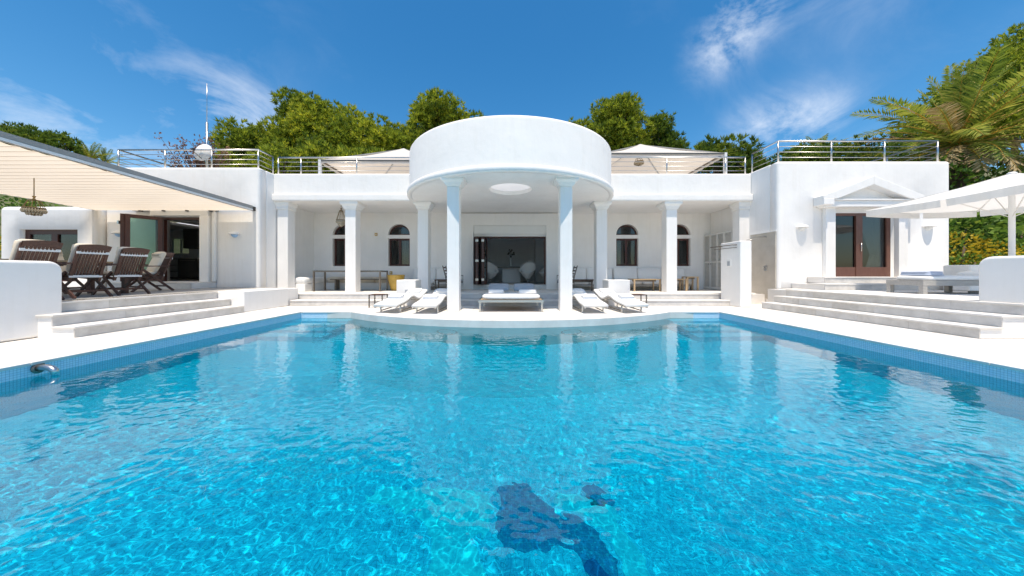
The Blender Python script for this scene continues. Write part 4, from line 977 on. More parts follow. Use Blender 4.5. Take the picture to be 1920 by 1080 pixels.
for k in range(3): cushion(MB(), -7.44+k*.97, -6.49+k*.97, 12.64, 13.04, .622, .84).build('seat_cushion', 'cream', t, smooth=True)
cushion(MB(), -8.18, -7.44, 11.36, 12.9, .622, .84).build('seat_cushion', 'fabric', t, smooth=True)
t = thing('planter', 'tapered ochre ceramic pot beside the colonnade window', 'pot', (-4.38, 12.0, TZ))
MB().lathe([(.001, TZ+.001), (.17, TZ+.002), (.19, TZ+.03), (.25, TZ+.25), (.29, TZ+.42), (.315, TZ+.57), (.325, TZ+.60), (.31, TZ+.605), (.29, TZ+.58), (.26, TZ+.40), (.001, TZ+.38)], 32, (-4.38, 12.0, 0)).build('pot', 'gold', t, smooth=True)
def low_sofa(label, x0, x1, nb):
    t = thing('low_sofa', label, 'sofa', ((x0+x1)/2, 12.8, TZ), 0, 'low white sofas along the colonnade wall')
    B(x0, x1, 12.34, 13.02, TZ+.14, TZ+.22).build('frame', 'grey_wood', t)
    for x in (x0+.05, x1-.05):
        for yy in (12.38, 12.98): B(x-.03, x+.03, yy-.03, yy+.03, TZ+.001, TZ+.14).build('leg', 'steel_dark', t)
    w = (x1-x0)/nb
    for k in range(nb):
        cushion(MB(), x0+k*w+.006, x0+(k+1)*w-.006, 12.33, 12.86, TZ+.222, TZ+.38).build('seat_cushion', 'fabric', t, smooth=True)
        m = MB(); cushion(m, x0+k*w+.006, x0+(k+1)*w-.006, -.28, .28, 0, .15); a = R(80); m.v = [(v[0], 12.98+v[1]*math.cos(a)-v[2]*math.sin(a), TZ+.60+v[1]*math.sin(a)+v[2]*math.cos(a)) for v in m.v]; m.build('back_cushion', 'fabric', t, smooth=True)
low_sofa('low white sofa just left of the garden door', -4.0, -2.1, 2); low_sofa('low white sofa just right of the garden door', 2.06, 4.2, 2); low_sofa('long low white sofa below the right arched windows', 4.24, 7.2, 3)
def coffee_table(label, x, y, w, d, h):
    t = thing('coffee_table', label, 'coffee table', (x, y, TZ), 0, 'low tables under the colonnade')
    for sx in (-1, 1):
        for sy in (-1, 1): MB().bar((sx*(w/2-.03), sy*(d/2-.03), .001), (sx*(w/2-.03), sy*(d/2-.03), h), .05, .05).build('leg', 'table_wood' if x > 3.6 else 'steel_dark', t, world=False)
    n = max(3, round(d/.1))
    for k in range(n): B(-w/2, w/2, -d/2+d*k/n+.004, -d/2+d*(k+1)/n-.004, h+.001, h+.035).build('slat', 'table_wood' if x > 3.6 else 'teak', t, world=False)
    B(-w/2+.06, w/2-.06, -.02, .02, h-.07, h).build('apron', 'steel_dark', t, world=False)
coffee_table('low dark table partly behind the right portico column', 2.62, 11.6, 1.0, .6, .40); coffee_table('low pale wooden table below the arched window right side', 5.02, 11.75, 1.0, .6, .42); coffee_table('low pale wooden table right of the far colonnade column', 6.35, 11.9, .5, .5, .42)
coffee_table('low dark table left of the portico between the columns', -2.35, 11.6, .8, .55, .40); coffee_table('small dark stool table beside the corner of the right sofa', 6.95, 12.1, .45, .4, .5)
def armchair(label, x, y, rz):
    t = thing('steel_armchair', label, 'armchair', (x, y, TZ), rz, 'slender dark armchairs beside the garden door')
    for sx in (-.28, .28):
        MB().tube([(sx, .28, .001), (sx, .28, .58), (sx, -.28, .58), (sx, -.28, .001)], .02, 6).build('arm_frame', 'steel_dark', t, world=False)
        MB().bar((sx, -.25, .4), (sx, -.40, .95), .04, .03).build('back_post', 'steel_dark', t, world=False)
    for k in range(4): MB().bar((-.26, -.30-.03*k, .52+.12*k), (.26, -.30-.03*k, .52+.12*k), .02, .05).build('back_slat', 'teak', t, world=False)
    m = MB(); cushion(m, -.26, .26, -.26, .28, .34, .43); m.build('seat_cushion', 'grey_fabric', t, smooth=True, world=False); B(-.27, .27, -.27, .29, .30, .339).build('seat', 'steel_dark', t, world=False)
armchair('slender dark armchair left of the garden door', -2.15, 12.05, R(-90)); armchair('slender dark armchair right of the garden door', 2.12, 12.05, R(90))
# sitting-room furniture
def egg_chair(label, x, y, rz):
    t = thing('tub_chair', label, 'chair', (x, y, .53), rz, 'white cone chairs in the sitting room')
    MB().lathe([(.001, .01), (.22, .008), (.23, 0)], 20).build('foot', 'steel', t, smooth=True, world=False); MB().tube([(0,0,.01),(0,0,.2)], .03, 8).build('stem', 'steel', t, smooth=True, world=False)
    m = MB(); n = 28; rows = 9; vs = []; fs = []
    for j in range(rows+1):
        u = j/rows
        for k in range(n):
            a = 2*PI*k/n; back = .5-.5*math.sin(a); hgt = .30+.58*back**1.3; z = .2+hgt*u; r = .07+.33*u**.8-.05*u**4*back; vs.append((r*math.cos(a)*1.05, r*math.sin(a), z))
    for j in range(rows-1, -2, -1):
        u = max(j, 3)/rows
        for k in range(n):
            a = 2*PI*k/n; back = .5-.5*math.sin(a); hgt = .30+.58*back**1.3; z = .2+hgt*u; r = max(.02, .07+.33*u**.8-.05*u**4*back-.05); r = r if j > 2 else r*max(.02, (j+1)/4); vs.append((r*math.cos(a)*1.05, r*math.sin(a), max(z, .40)))
    tot = len(vs)//n
    for j in range(tot-1):
        for k in range(n): fs.append((j*n+k, j*n+(k+1)%n, (j+1)*n+(k+1)%n, (j+1)*n+k))
    m.add(vs, fs).build('shell', 'fabric', t, smooth=True, world=False)
egg_chair('white cone-shaped chair in the sitting room right of the vase', .82, 14.7, R(160)); egg_chair('white cone-shaped chair seen behind the folded door leaves', -.95, 14.7, R(-150)); egg_chair('white cone-shaped chair at the right door jamb inside', 1.75, 14.9, R(120))
t = thing('room_table', 'dark dining table in the sitting room behind the garden door', 'table', (0, 15.9, .53)); B(-1.0, 1.2, 15.4, 16.4, 1.26, 1.32).build('top', 'kitchen', t); B(-.4, .5, 15.7, 16.2, .531, 1.26).build('plinth', 'room', t)
t = thing('vase', 'slim white vase with dark flower stems on the sitting room table', 'vase', (.02, 15.7, 1.32)); MB().lathe([(.001,.001),(.07,.002),(.05,.05),(.03,.2),(.035,.42),(.05,.45),(.001,.40)], 16).build('body', 'white_paint', t, smooth=True, world=False)
m = MB()
for k in range(9):
    a = k*2.4; c, s_ = math.cos(a), math.sin(a); r = .08+.09*(k % 3)/2; z = .62+.07*(k % 4); m.tube([(0,0,.4), (r*.4*c, r*.4*s_, .55), (r*c, r*s_, z)], .006, 5)
    m.lathe([(.001,-.04),(.045,-.015),(.05,.02),(.02,.05),(.001,.05)], 8, (r*c, r*s_, z))
m.build('flowers', 'pine_dark' if False else 'kitchen', t, world=False)
tag(B(1.85, 2.75, 16.86, 16.898, 1.75, 2.35).build('picture', 'grey_fabric'), 'grey picture on the sitting room wall at the right', 'picture')
for x, z, lab in ((-5.6, 2.62, 'small yellow wall plaque between the left arched windows'), (-4.98, 1.02, 'small yellow socket plate above the ochre pot')):
    t = thing('wall_plate', lab, 'plate', (x, 13.05, z)); B(x-.06, x+.06, 13.04, 13.058, z-.06, z+.06).build('plate', 'gold', t, bevel=.006, seg=2); B(x-.02, x+.02, 13.03, 13.0395, z-.02, z+.02).build('button', 'white_paint', t)

# ------------------------------------------------------------------ dining patio: teak chairs and table
def teak_chair_proto():
    t = thing('teak_chair', 'x', 'chair', (0,0,0), 0, 'dark slatted teak folding chairs on the dining patio')
    W = .20; b0 = Vector((0, -.20, .36)); b1 = Vector((0, -.44, 1.0)); d = (b1-b0); L_ = d.length; dn = d.normalized()
    for s in (-1, 1): MB().bar((s*W, b0.y, b0.z-.04), (s*W, b1.y, b1.z-.02), .045, .03).build('stile', 'teak', t, world=False)
    m = MB(); n = 10
    for k in range(n):
        xa, xb = -W-.02+(2*W+.04)*k/n, -W-.02+(2*W+.04)*(k+1)/n; f = lambda x: .03*(1-(x/(W+.02))**2)
        p = lambda x, h, th: (x, b1.y-.01*h+th, b1.z-.075+h*1.0)
        m.add([p(xa,0,-.014), p(xb,0,-.014), p(xb,.08+f(xb),-.05), p(xa,.08+f(xa),-.05), p(xa,0,.014), p(xb,0,.014), p(xb,.08+f(xb),-.022), p(xa,.08+f(xa),-.022)], [(0,1,2,3),(7,6,5,4),(3,2,6,7),(0,4,5,1)])
    m.build('top_rail', 'teak', t, world=False)
    MB().bar((-W, b0.y-.02, b0.z+.05), (W, b0.y-.02, b0.z+.05), .028, .05).build('lower_rail', 'teak', t, world=False)
    base = None
    for k in range(8):
        x = -W+.048+k*(2*W-.096)/7
        if base is None: o = MB().bar((0, b0.y-.025, b0.z+.07), (0, b1.y+.0, b1.z-.07), .026, .014, (0,1,0)).build('slat', 'teak', t, world=False); base = o.data
        else: o = bpy.data.objects.new('slat', base); C.objects.link(o); o.parent = t
        o.location = (x, 0, 0)
    for z in (.87, .415):
        u = (z-b0.z)/d.z; yy = b0.y+d.y*u
        MB().bar((-W-.024, yy-.028, z), (W+.024, yy-.028, z), .012, .045).build('strap', 'fabric', t, world=False)
    for s in (-1, 1):
        MB().bar((s*(W+.05), .24, .63), (s*(W+.05), -.43, .0), .028, .05).build('leg', 'teak', t, world=False)
        MB().bar((s*(W+.015), -.16, .50), (s*(W+.015), .36, .0), .028, .05).build('leg', 'teak', t, world=False)
        MB().bar((s*(W+.05), .30, .645), (s*(W+.05), -.36, .665), .055, .024).build('armrest', 'teak', t, world=False)
        MB().bar((s*W, .26, .40), (s*W, -.22, .36), .028, .05).build('seat_rail', 'teak', t, world=False)
    for y, z, w in ((-.30, .13, W+.05), (.24, .13, W+.015)): MB().bar((-w, y, z), (w, y, z), .026, .04).build('stretcher', 'teak', t, world=False)
    base = None
    for k in range(7):
        y = -.18+k*.068; z = .385+.04*(y+.2)/.46
        if base is None: o = MB().bar((-W, 0, 0), (W, 0, 0), .05, .016).build('seat_slat', 'teak', t, world=False); base = o.data
        else: o = bpy.data.objects.new('seat_slat', base); C.objects.link(o); o.parent = t
        o.location = (0, y, z+.03)
    m = MB(); cushion(m, -.19, .19, -.20, .27, .425, .50); m.build('seat_cushion', 'cream', t, smooth=True, world=False)
    m = MB(); cushion(m, -.19, .19, -.33, .27, 0, .075); a = math.atan2(d.z, -d.y); a = PI-a
    a = math.atan2(.64, -.24)
    m.v = [(v[0], -.27+.02+v[1]*math.cos(a)+v[2]*math.sin(a), .78+v[1]*math.sin(a)-v[2]*math.cos(a)) for v in m.v]; m.build('back_cushion', 'cream', t, smooth=True, world=False)
    m = MB(); cushion(m, -.185, .185, -.085, .085, 0, .10, puff=.03); m.v = [(v[0], -.30+v[1]*math.cos(a)+v[2]*math.sin(a), .93+v[1]*math.sin(a)-v[2]*math.cos(a)) for v in m.v]; m.build('head_roll', 'cream', t, smooth=True, world=False)
    return t
tp = teak_chair_proto()
spots = [(-8.42, 5.36, 86, 'teak folding chair partly hidden by the left rounded wall'), (-8.55, 6.15, 84, 'teak folding chair in the middle of the near row'), (-8.70, 6.96, 82, 'teak folding chair of the near row closest to the kitchen'),
         (-9.5, 8.15, 165, 'teak folding chair at the far head of the table showing its cream cushion'), (-10.45, 6.0, -90, 'teak folding chair across the table at the far left'), (-10.45, 7.3, -86, 'teak folding chair across the table behind the near row')]
for i, (x, y, a, lab) in enumerate(spots):
    o = tp if i == 0 else copy_tree(tp)
    o.location = (x, y, PZ+.002); o.rotation_euler = (0, 0, R(a)); o['label'] = lab
t = thing('patio_table', 'long pale wooden dining table between the teak chairs', 'table', (-9.45, 6.5, PZ))
for k in range(9): B(-9.95+k*.112, -9.845+k*.112, 5.2, 7.55, PZ+.70, PZ+.735).build('plank', 'table_wood', t)
for x in (-9.85, -9.05):
    for y in (5.4, 7.35): B(x-.04, x+.04, y-.04, y+.04, PZ+.001, PZ+.65).build('leg', 'teak', t)
B(-9.9, -9.0, 5.3, 7.45, PZ+.65, PZ+.699).build('apron', 'teak', t)

# ------------------------------------------------------------------ right patio: parasol, lounger, bench wall
t = thing('parasol', 'large square white parasol over the right patio', 'parasol', (11.14, 6.95, PZ))
cx, cy, hh, ze, zt = 11.14, 6.95, 1.53, 2.70, 3.24
cor = [(cx-hh, cy-hh), (cx+hh, cy-hh), (cx+hh, cy+hh), (cx-hh, cy+hh)]
for k in range(4):
    a, b = cor[k], cor[(k+1) % 4]; vs = []; fs = []; n = 12
    for j in range(n+1):
        u = j/n
        for i in range(n+1):
            w = i/n; q = (a[0]+(b[0]-a[0])*w, a[1]+(b[1]-a[1])*w)
            vs.append((q[0]+(cx-q[0])*u, q[1]+(cy-q[1])*u, ze+(zt-ze)*u-.05*math.sin(PI*u)-.05*math.sin(PI*w)*(1-u)+.008*math.sin(9*u+5*w+k)))
    for j in range(n):
        for i in range(n): fs.append((j*(n+1)+i, j*(n+1)+i+1, (j+1)*(n+1)+i+1, (j+1)*(n+1)+i))
    MB().add(vs, fs).build('canvas_panel', 'canvas', t, smooth=True)
    for h0, h1 in ((0.01, .485), (.515, .99)):
        m = MB(); nn = 20
        P = lambda w, z: (a[0]+(b[0]-a[0])*w+.02*math.sin(w*40)*(1 if z else 0)*(1 if k % 2 else 0), a[1]+(b[1]-a[1])*w, ze-.05*math.sin(PI*w)-.16*z)
        for i in range(nn):
            w0, w1 = h0+(h1-h0)*i/nn, h0+(h1-h0)*(i+1)/nn; m.add([P(w0,0), P(w1,0), P(w1,1), P(w0,1)], [(0,1,2,3)])
        m.build('valance', 'canvas', t, smooth=True)
    MB().bar((*a, ze-.02), (cx, cy, zt-.06), .02, .02).build('rib', 'canvas', t)
    MB().bar((a[0]*.5+cx*.5, a[1]*.5+cy*.5, (ze+zt)/2-.05), (cx, cy, 2.25), .014, .016).build('strut', 'canvas', t)
MB().tube([(cx, cy, PZ+.06), (cx, cy, zt+.02)], .045, 14).build('pole', 'white_paint', t, smooth=True); MB().lathe([(.05,zt-.05),(.07,zt),(.03,zt+.02),(.001,zt+.025)], 14, (cx, cy, 0)).build('finial', 'white_paint', t, smooth=True)
B(cx-.4, cx+.4, cy-.4, cy+.4, PZ+.001, PZ+.06).build('base_plate', 'grey_wood', t, bevel=.01, seg=2)

t = thing('patio_lounger', 'long grey wooden lounger with white mattress on the right patio', 'sun lounger', (10.4, 7.4, PZ))
lx0, lx1, ly0, ly1 = 9.32, 11.35, 7.06, 7.76
B(lx0, lx1, ly0, ly0+.05, PZ+.19, PZ+.31).build('side_rail', 'grey_wood', t, bevel=.005, seg=2); B(lx0, lx1, ly1-.05, ly1, PZ+.19, PZ+.31).build('side_rail', 'grey_wood', t); B(lx0, lx0+.05, ly0+.05, ly1-.05, PZ+.19, PZ+.31).build('end_rail', 'grey_wood', t); B(lx1-.05, lx1, ly0+.05, ly1-.05, PZ+.19, PZ+.31).build('end_rail', 'grey_wood', t)
for x in (lx0+.05, lx1-.55):
    for y in (ly0+.045, ly1-.045): B(x-.05, x+.05, y-.04, y+.04, PZ+.001, PZ+.189).build('leg', 'grey_wood', t)
for k in range(14): B(lx0+.06+k*.138, lx0+.17+k*.138, ly0+.05, ly1-.05, PZ+.28, PZ+.305).build('slat', 'grey_wood', t)
cushion(MB(), lx0+.12, lx1-.02, ly0+.02, ly1-.02, PZ+.312, PZ+.40).build('mattress', 'fabric', t, smooth=True)
cushion(MB(), lx1-.45, lx1-.04, ly0+.08, ly1-.08, PZ+.405, PZ+.50, puff=.03).build('head_pillow', 'fabric', t, smooth=True)
B(lx1-.62, lx1-.05, ly0+.03, ly0+.06, PZ+.03, PZ+.19).build('wheel_guard', 'grey_fabric', t)
folded_towel('pale blue folded towel on the grey patio lounger', 9.72, 7.40, PZ+.42, R(90), 'blue_towel', .27, .22)
tag(B(11.9, 16.5, 8.1, 8.62, PZ+.001, 1.23).build('bench_wall', 'stucco', bevel=.04, seg=4), 'low white bench wall behind the grey patio lounger', 'wall')
# ------------------------------------------------------------------ planting
def leaf_object(name, V3, tint, mat, parent, verts_per=3):
    """V3: (n, k, 3) polygons"""
    n, k, _ = V3.shape; me = bpy.data.meshes.new(name); off = np.array(parent_origin(parent)) if parent else np.zeros(3)
    P = (V3.reshape(-1, 3)-off).astype(np.float32)
    me.vertices.add(n*k); me.vertices.foreach_set('co', P.ravel()); me.loops.add(n*k); me.loops.foreach_set('vertex_index', np.arange(n*k, dtype=np.int32))
    me.polygons.add(n); me.polygons.foreach_set('loop_start', np.arange(0, n*k, k, dtype=np.int32)); me.update(calc_edges=True)
    at = me.attributes.new('tint', 'FLOAT', 'FACE'); at.data.foreach_set('value', np.clip(tint, 0, 1).astype(np.float32))
    me.materials.append(M[mat]); o = bpy.data.objects.new(name, me); C.objects.link(o); o.parent = parent
    return o
def unit(rng, n):
    v = rng.normal(size=(n, 3)); return v/np.linalg.norm(v, axis=1, keepdims=True)
def blob_points(rng, blobs, per_m2, inner=.35):
    pts = []; nrm = []; bt = []
    for (c, r) in blobs:
        r = np.array(r); area = 4*PI*((r[0]*r[1])**1.6/3+(r[0]*r[2])**1.6/3+(r[1]*r[2])**1.6/3)**(1/1.6)
        n = int(area*per_m2); d = unit(rng, n); rad = np.where(rng.random(n) < inner, .55+.4*rng.random(n), .88+.18*rng.random(n))
        wob = 1+.16*np.sin(d[:,0]*5+c[0])*np.sin(d[:,1]*4.3+c[1])*np.sin(d[:,2]*4.7+c[2])+.10*np.sin(d[:,0]*11+d[:,2]*9+c[0]*3)
        pts.append(np.array(c)+d*r*(rad*wob)[:,None]); q = d/r; nrm.append(q/np.linalg.norm(q, axis=1, keepdims=True)); bt.append(np.full(n, rng.normal(0, .10)))
    return np.concatenate(pts), np.concatenate(nrm), np.concatenate(bt)
def tufts(rng, pts, nrm, bt, k, length, width, up=.5, spread=.75):
    n = len(pts); base = np.repeat(pts, k, 0); d = np.repeat(nrm*.7+np.array([0,0,up]), k, 0)+unit(rng, n*k)*spread; d /= np.linalg.norm(d, axis=1, keepdims=True)
    side = np.cross(d, unit(rng, n*k)); side /= np.linalg.norm(side, axis=1, keepdims=True)+1e-9
    ln = length*(.6+.7*rng.random((n*k, 1))); tip = base+d*ln; w = side*width*(.7+.6*rng.random((n*k, 1)))
    mid = base+d*ln*.45
    V3 = np.stack([base, mid-w, tip, mid+w], 1)
    tint = np.repeat(.42+bt+rng.normal(0, .17, n), k)+rng.normal(0, .08, n*k)
    return V3, tint
def crown_tree(name, label, x, y, top, blobs, mat, seed, per_m2=15, k=12, length=.36, width=.036, group='pine trees on the slope behind the villa', trunk_r=.22, cat='tree'):
    """blobs given as (dx, dy, z above ground top reference, rx, ry, rz)"""
    rng = np.random.default_rng(seed); gz = float(terrain(x, y))
    t = thing(name, label, cat, (x, y, gz), 0, group)
    bl = [((x+b[0], y+b[1], top+b[2]), b[3:6]) for b in blobs]
    sub = []
    for c, r in bl:
        n = max(5, int(6*max(r)**1.1))
        sub.append((c, tuple(q*.72 for q in r)))
        for d in unit(rng, n):
            d[2] = d[2] if d[2] > -.35 else -.35*rng.random()
            f = .30+.22*rng.random(); sub.append((tuple(np.array(c)+d*np.array(r)*.78), (r[0]*f, r[1]*f, r[2]*f*1.05)))
    P, Nn, bt = blob_points(rng, sub, per_m2*.5)
    V3, tint = tufts(rng, P, Nn, bt, k, length, width)
    leaf_object('crown', V3, tint, mat, t)
    m = MB(); zc = min(b[0][2] for b in bl); m.tube([(x, y, gz-.3), (x+.15, y, gz+(zc-gz)*.5), (x+.1, y+.1, zc)], [trunk_r, trunk_r*.8, trunk_r*.6], 9)
    for c, r in sub[::2]: m.tube([(x+.1, y+.1, zc-.6), ((x+c[0])/2+.2, (y+c[1])/2, (zc+c[2])/2-.3), (c[0], c[1], c[2])], [trunk_r*.4, trunk_r*.25, .03], 6)
    m.build('trunk', 'bark', t, smooth=True)
    return t
K = 586.7
def at(px_, D): return (px_-957)*D/K
def zt_(py_, D): return 1.03+(511-py_)*D/K
# big pines left of the drum
D = 25; crown_tree('pine_tree', 'bushy yellow-green pine just right of the satellite dish', at(492, D), D, zt_(222, D), [(0,0,-2.3,2.5,2.2,2.2), (-1.2,0,-4.6,2.2,2,2.0), (1.6,0,-4.4,2.4,2,2.2)], 'pine', 1)
D = 27; crown_tree('pine_tree', 'tallest pine with narrow pointed top left of the drum', at(572, D), D, zt_(182, D), [(-.9,0,-1.7,1.4,1.4,1.8), (1.4,0,-3.2,2.6,2.2,2.4), (-1.5,0,-5.3,2.4,2,2.6), (2.4,0,-6.2,2.6,2,2.6)], 'pine', 2)
D = 26; crown_tree('pine_tree', 'broad yellow-green pine left of the drum', at(675, D), D, zt_(222, D), [(0,0,-2.2,2.6,2.2,2.2), (-2.2,0,-4.0,2.2,2,2.2), (1.6,0,-4.6,2.4,2,2.4)], 'pine', 3)
D = 27; crown_tree('pine_tree', 'lower yellowish pine next to the left edge of the drum', at(745, D), D, zt_(243, D), [(0,0,-1.8,1.9,1.8,1.8), (-.8,0,-4.2,2,1.8,2)], 'pine', 4)
D = 21; crown_tree('pine_shrub', 'yellow-green young pine above the left colonnade railing', at(612, D), D, zt_(258, D), [(0,0,-1.6,1.5,1.4,1.6), (-.9,0,-3.2,1.4,1.3,1.4)], 'pine', 5, length=.34)
D = 21; crown_tree('pine_shrub', 'yellow-green young pine behind the left roof canopy', at(690, D), D, zt_(275, D), [(0,0,-1.4,1.6,1.4,1.4), (1.3,0,-2.4,1.3,1.3,1.3)], 'pine', 6, length=.34)
D = 20; crown_tree('pine_shrub', 'low young pine behind the left wing railing corner', at(515, D), D, zt_(283, D), [(0,0,-1.3,1.7,1.4,1.3), (-2.2,0,-1.5,1.5,1.3,1.2)], 'pine', 16, length=.34)
# pines right of the drum top
D = 29; crown_tree('pine_tree', 'rounded pine rising behind the left shoulder of the drum', at(832, D), D, zt_(182, D), [(0,0,-1.7,2.7,2.3,1.7), (-1.4,0,-3.2,2.1,2,1.6), (1.6,0,-3.0,2.0,2,1.5), (-1.0,0,-5.0,1.6,1.6,1.5)], 'pine', 7)
D = 28; crown_tree('pine_tree', 'umbrella pine with domed crown right of the drum', at(1148, D), D, zt_(190, D), [(.5,0,-1.4,2.3,2.1,1.4), (-1.5,0,-3.2,2.6,2.2,1.6), (.9,0,-3.6,2.6,2.1,1.8), (-2.6,0,-3.6,1.7,1.6,1.2), (0,0,-5.2,2.8,2,1.5)], 'pine', 8)
D = 29; crown_tree('pine_tree', 'darker pine sloping down right of the umbrella pine', at(1232, D), D, zt_(228, D), [(0,0,-1.7,2.0,1.9,1.7), (1.1,0,-3.2,1.7,1.7,1.6), (-1.0,0,-4.0,2,1.8,1.8)], 'pine_dark', 9)
D = 24; crown_tree('pine_tree', 'dark low pine behind the right canopy post', at(1342, D), D, zt_(258, D), [(0,0,-1.3,1.6,1.5,1.3), (-1.4,0,-2.0,1.3,1.3,1.1), (1.5,0,-2.6,1.2,1.3,1.7)], 'pine_dark', 10)
D = 23; crown_tree('pine_tree', 'small dark pine at the right wing railing corner', at(1392, D), D, zt_(268, D), [(0,0,-1.4,1.2,1.2,1.4), (.7,0,-2.6,1.1,1.1,1.2)], 'pine_dark', 11)
D = 20; crown_tree('clipped_shrub', 'dense round green shrub behind the right wing railing', at(1545, D), D, zt_(264, D), [(0,0,-1.4,2.2,1.8,1.4), (-1.5,0,-1.7,1.5,1.5,1.2)], 'pine_dark', 12, per_m2=16, length=.26)
D = 22; crown_tree('clipped_shrub', 'dark shrub between the right wing railing and the palm', at(1690, D), D, zt_(282, D), [(0,0,-1.2,2.4,1.8,1.3), (-2.6,0,-1.2,1.6,1.5,.9)], 'pine_dark', 13, length=.28)
# big trees at the right edge
D = 24; crown_tree('pine_tree', 'very tall pine at the right frame edge behind the palm', at(1900, D), D, zt_(40, D), [(1.6,0,-2.4,2.4,2.2,2.2), (-1.6,0,-4.3,2.0,2.0,1.7), (1.5,0,-7.2,3.2,2.6,2.6), (-4.2,0,-5.6,1.5,1.5,1.1), (-3.2,0,-8.0,2.2,2.2,2.0)], 'pine', 14, per_m2=9)
D = 26; crown_tree('pine_tree', 'dark open pine left of the palm crown', at(1735, D), D, zt_(160, D), [(2.2,0,-1.4,1.7,1.7,1.3), (0,0,-3.6,2.0,1.8,1.6), (-1.6,0,-4.8,1.6,1.5,1.4), (1.5,0,-6.4,2.2,1.8,1.6), (-1.4,0,-7.6,1.4,1.4,1.2)], 'pine_dark', 15, per_m2=7)
# left edge
D = 27; crown_tree('pine_tree', 'dark green tree above the awning at the left frame edge', at(28, D), D, zt_(238, D), [(0,0,-1.5,2.6,2.2,1.5), (-2.4,0,-2.4,2.2,2,1.6), (1.8,0,-3.0,2.2,2,1.7)], 'pine_dark', 17, length=.32)
D = 27; crown_tree('pine_tree', 'rounded dark tree above the awning, second from the left edge', at(108, D), D, zt_(252, D), [(0,0,-1.6,1.9,1.8,1.6), (-1.5,0,-2.4,1.6,1.6,1.5), (.5,0,-3.8,1.9,1.8,1.8)], 'pine_dark', 18, length=.32)
# rusty blossoming tree
D = 18; x, y = at(372, D), D; gz = float(terrain(x, y)); t = thing('tamarisk_tree', 'sparse rusty pink tree behind the satellite dish', 'tree', (x, y, gz)); rng = np.random.default_rng(31)
m = MB(); P = []; Nn = []
m.tube([(x, y, gz-.2), (x+.1, y, 5.2)], [.12, .07], 7)
for k in range(46):
    a = rng.random()*2*PI; r = .5+1.4*rng.random(); z1 = 7.3+2.0*rng.random()*(1-.4*r/1.9); e = np.array((x+r*math.cos(a), y+r*math.sin(a)*.7, z1)); b = np.array((x+.1, y, 5.0+.8*rng.random())); md = (b+e)/2+np.array((0,0,.25))
    m.tube([tuple(b), tuple(md), tuple(e)], [.035, .02, .006], 5)
    for q in range(26): u = .35+.65*rng.random(); p = (b*(1-u)+e*u)+np.array((0,0,.25))*4*u*(1-u)*.5+rng.normal(0, .09, 3); P.append(p); Nn.append(unit(rng, 1)[0])
m.build('trunk', 'bark', t, smooth=True); P = np.array(P); Nn = np.array(Nn); V3, tint = tufts(rng, P, Nn, np.zeros(len(P)), 4, .11, .025); leaf_object('crown', V3, tint, 'pink', t)

# palms
def palm(label, x, y, zc, size, n, seed, dry=.3, trunk_r=.35):
    rng = random.Random(seed); gz = float(terrain(x, y)); t = thing('palm_tree', label, 'palm tree', (x, y, gz), 0, 'palms on the slope')
    m = MB(); hz = zc-gz; nn = 14
    m.tube([(x+.05*math.sin(k), y, gz-.2+(hz-.1)*k/nn) for k in range(nn+1)], [trunk_r*(1.12 if k % 2 else .98) for k in range(nn+1)], 12); m.build('trunk', 'bark', t, smooth=True)
    variants = []
    for v in range(7):
        el = R([82, 62, 46, 30, 12, -8, -30][v]); L_ = size*[.86, 1.0, 1.05, 1.0, .92, .78, .62][v]; droop = [.45, .65, .8, .95, 1.0, .95, .8][v]
        pts = []; a = el; p = Vector((.12, 0, 0)); ns = 16
        for k in range(ns+1):
            pts.append(p.copy()); p = p+Vector((math.cos(a), 0, math.sin(a)))*L_/ns; a -= droop*(1.5/ns)*(k/ns+.25)
            a = max(a, R(-86))
        nrng = np.random.default_rng(seed*10+v); polys = []; tint = []
        for k in range(2, ns*3):
            u = k/(ns*3); i = min(int(u*ns), ns-1); f = u*ns-i; c = pts[i]*(1-f)+pts[i+1]*f; d = (pts[i+1]-pts[i]).normalized(); up = Vector((-d.z, 0, d.x))
            ll = size*.165*math.sin(PI*min(1, .12+u*.86))**.6*(.85+.3*nrng.random())
            for s in (-1, 1):
                q = d*(.55+.25*nrng.random())+Vector((0, s, 0))*(.85)+up*(.34-.42*nrng.random()*(1 if v < 4 else 2.2)); q.normalize()
                wv = d*.040*size/3.6; tip = c+q*ll-Vector((0,0,ll*.12)); mid = c+q*ll*.4
                polys.append([c-wv*.5, mid-wv, tip, mid+wv]); tint.append(.5+[.12,-.2,.18,-.12,.15,0,.1][v]+nrng.normal(0, .25))
        rm = MB(); rm.tube([tuple(q) for q in pts], [.040*size/3.6*(1-.93*(k/ns)**.7) for k in range(ns+1)], 5)
        variants.append((np.array([[tuple(w) for w in q] for q in polys]), np.array(tint), rm))
    made = {}
    for k in range(n):
        u = (k+.5)/n; v = min(6, int(u*7)); az_ = k*2.39996+rng.random()*.3; isdry = v >= 6 or (v == 5 and k % 2 == 0) or (v >= 3 and rng.random() < dry)
        key = (v, isdry)
        if key not in made:
            V3, tint, rm = variants[v]
            st = rm.build('frond', 'palm_stem', t, world=False); lf = leaf_object('leaflets', V3+np.array(parent_origin(st.parent)), tint, 'palm_dry' if isdry else 'palm', st); made[key] = (st.data, lf.data)
            # leaflets were shifted by the root position only
        else:
            st = bpy.data.objects.new('frond', made[key][0]); C.objects.link(st); st.parent = t; lf = bpy.data.objects.new('leaflets', made[key][1]); C.objects.link(lf); lf.parent = st
        st.location = (0, 0, zc-gz+.3*(1-u)-.15); st.rotation_euler = (rng.uniform(-.25, .25), rng.uniform(-.12, .12), az_)
palm('large date palm with orange stems and dry lower fronds at the right edge', at(1796, 15.5), 15.5, zt_(272, 15.5), 4.3, 56, 3, .2)
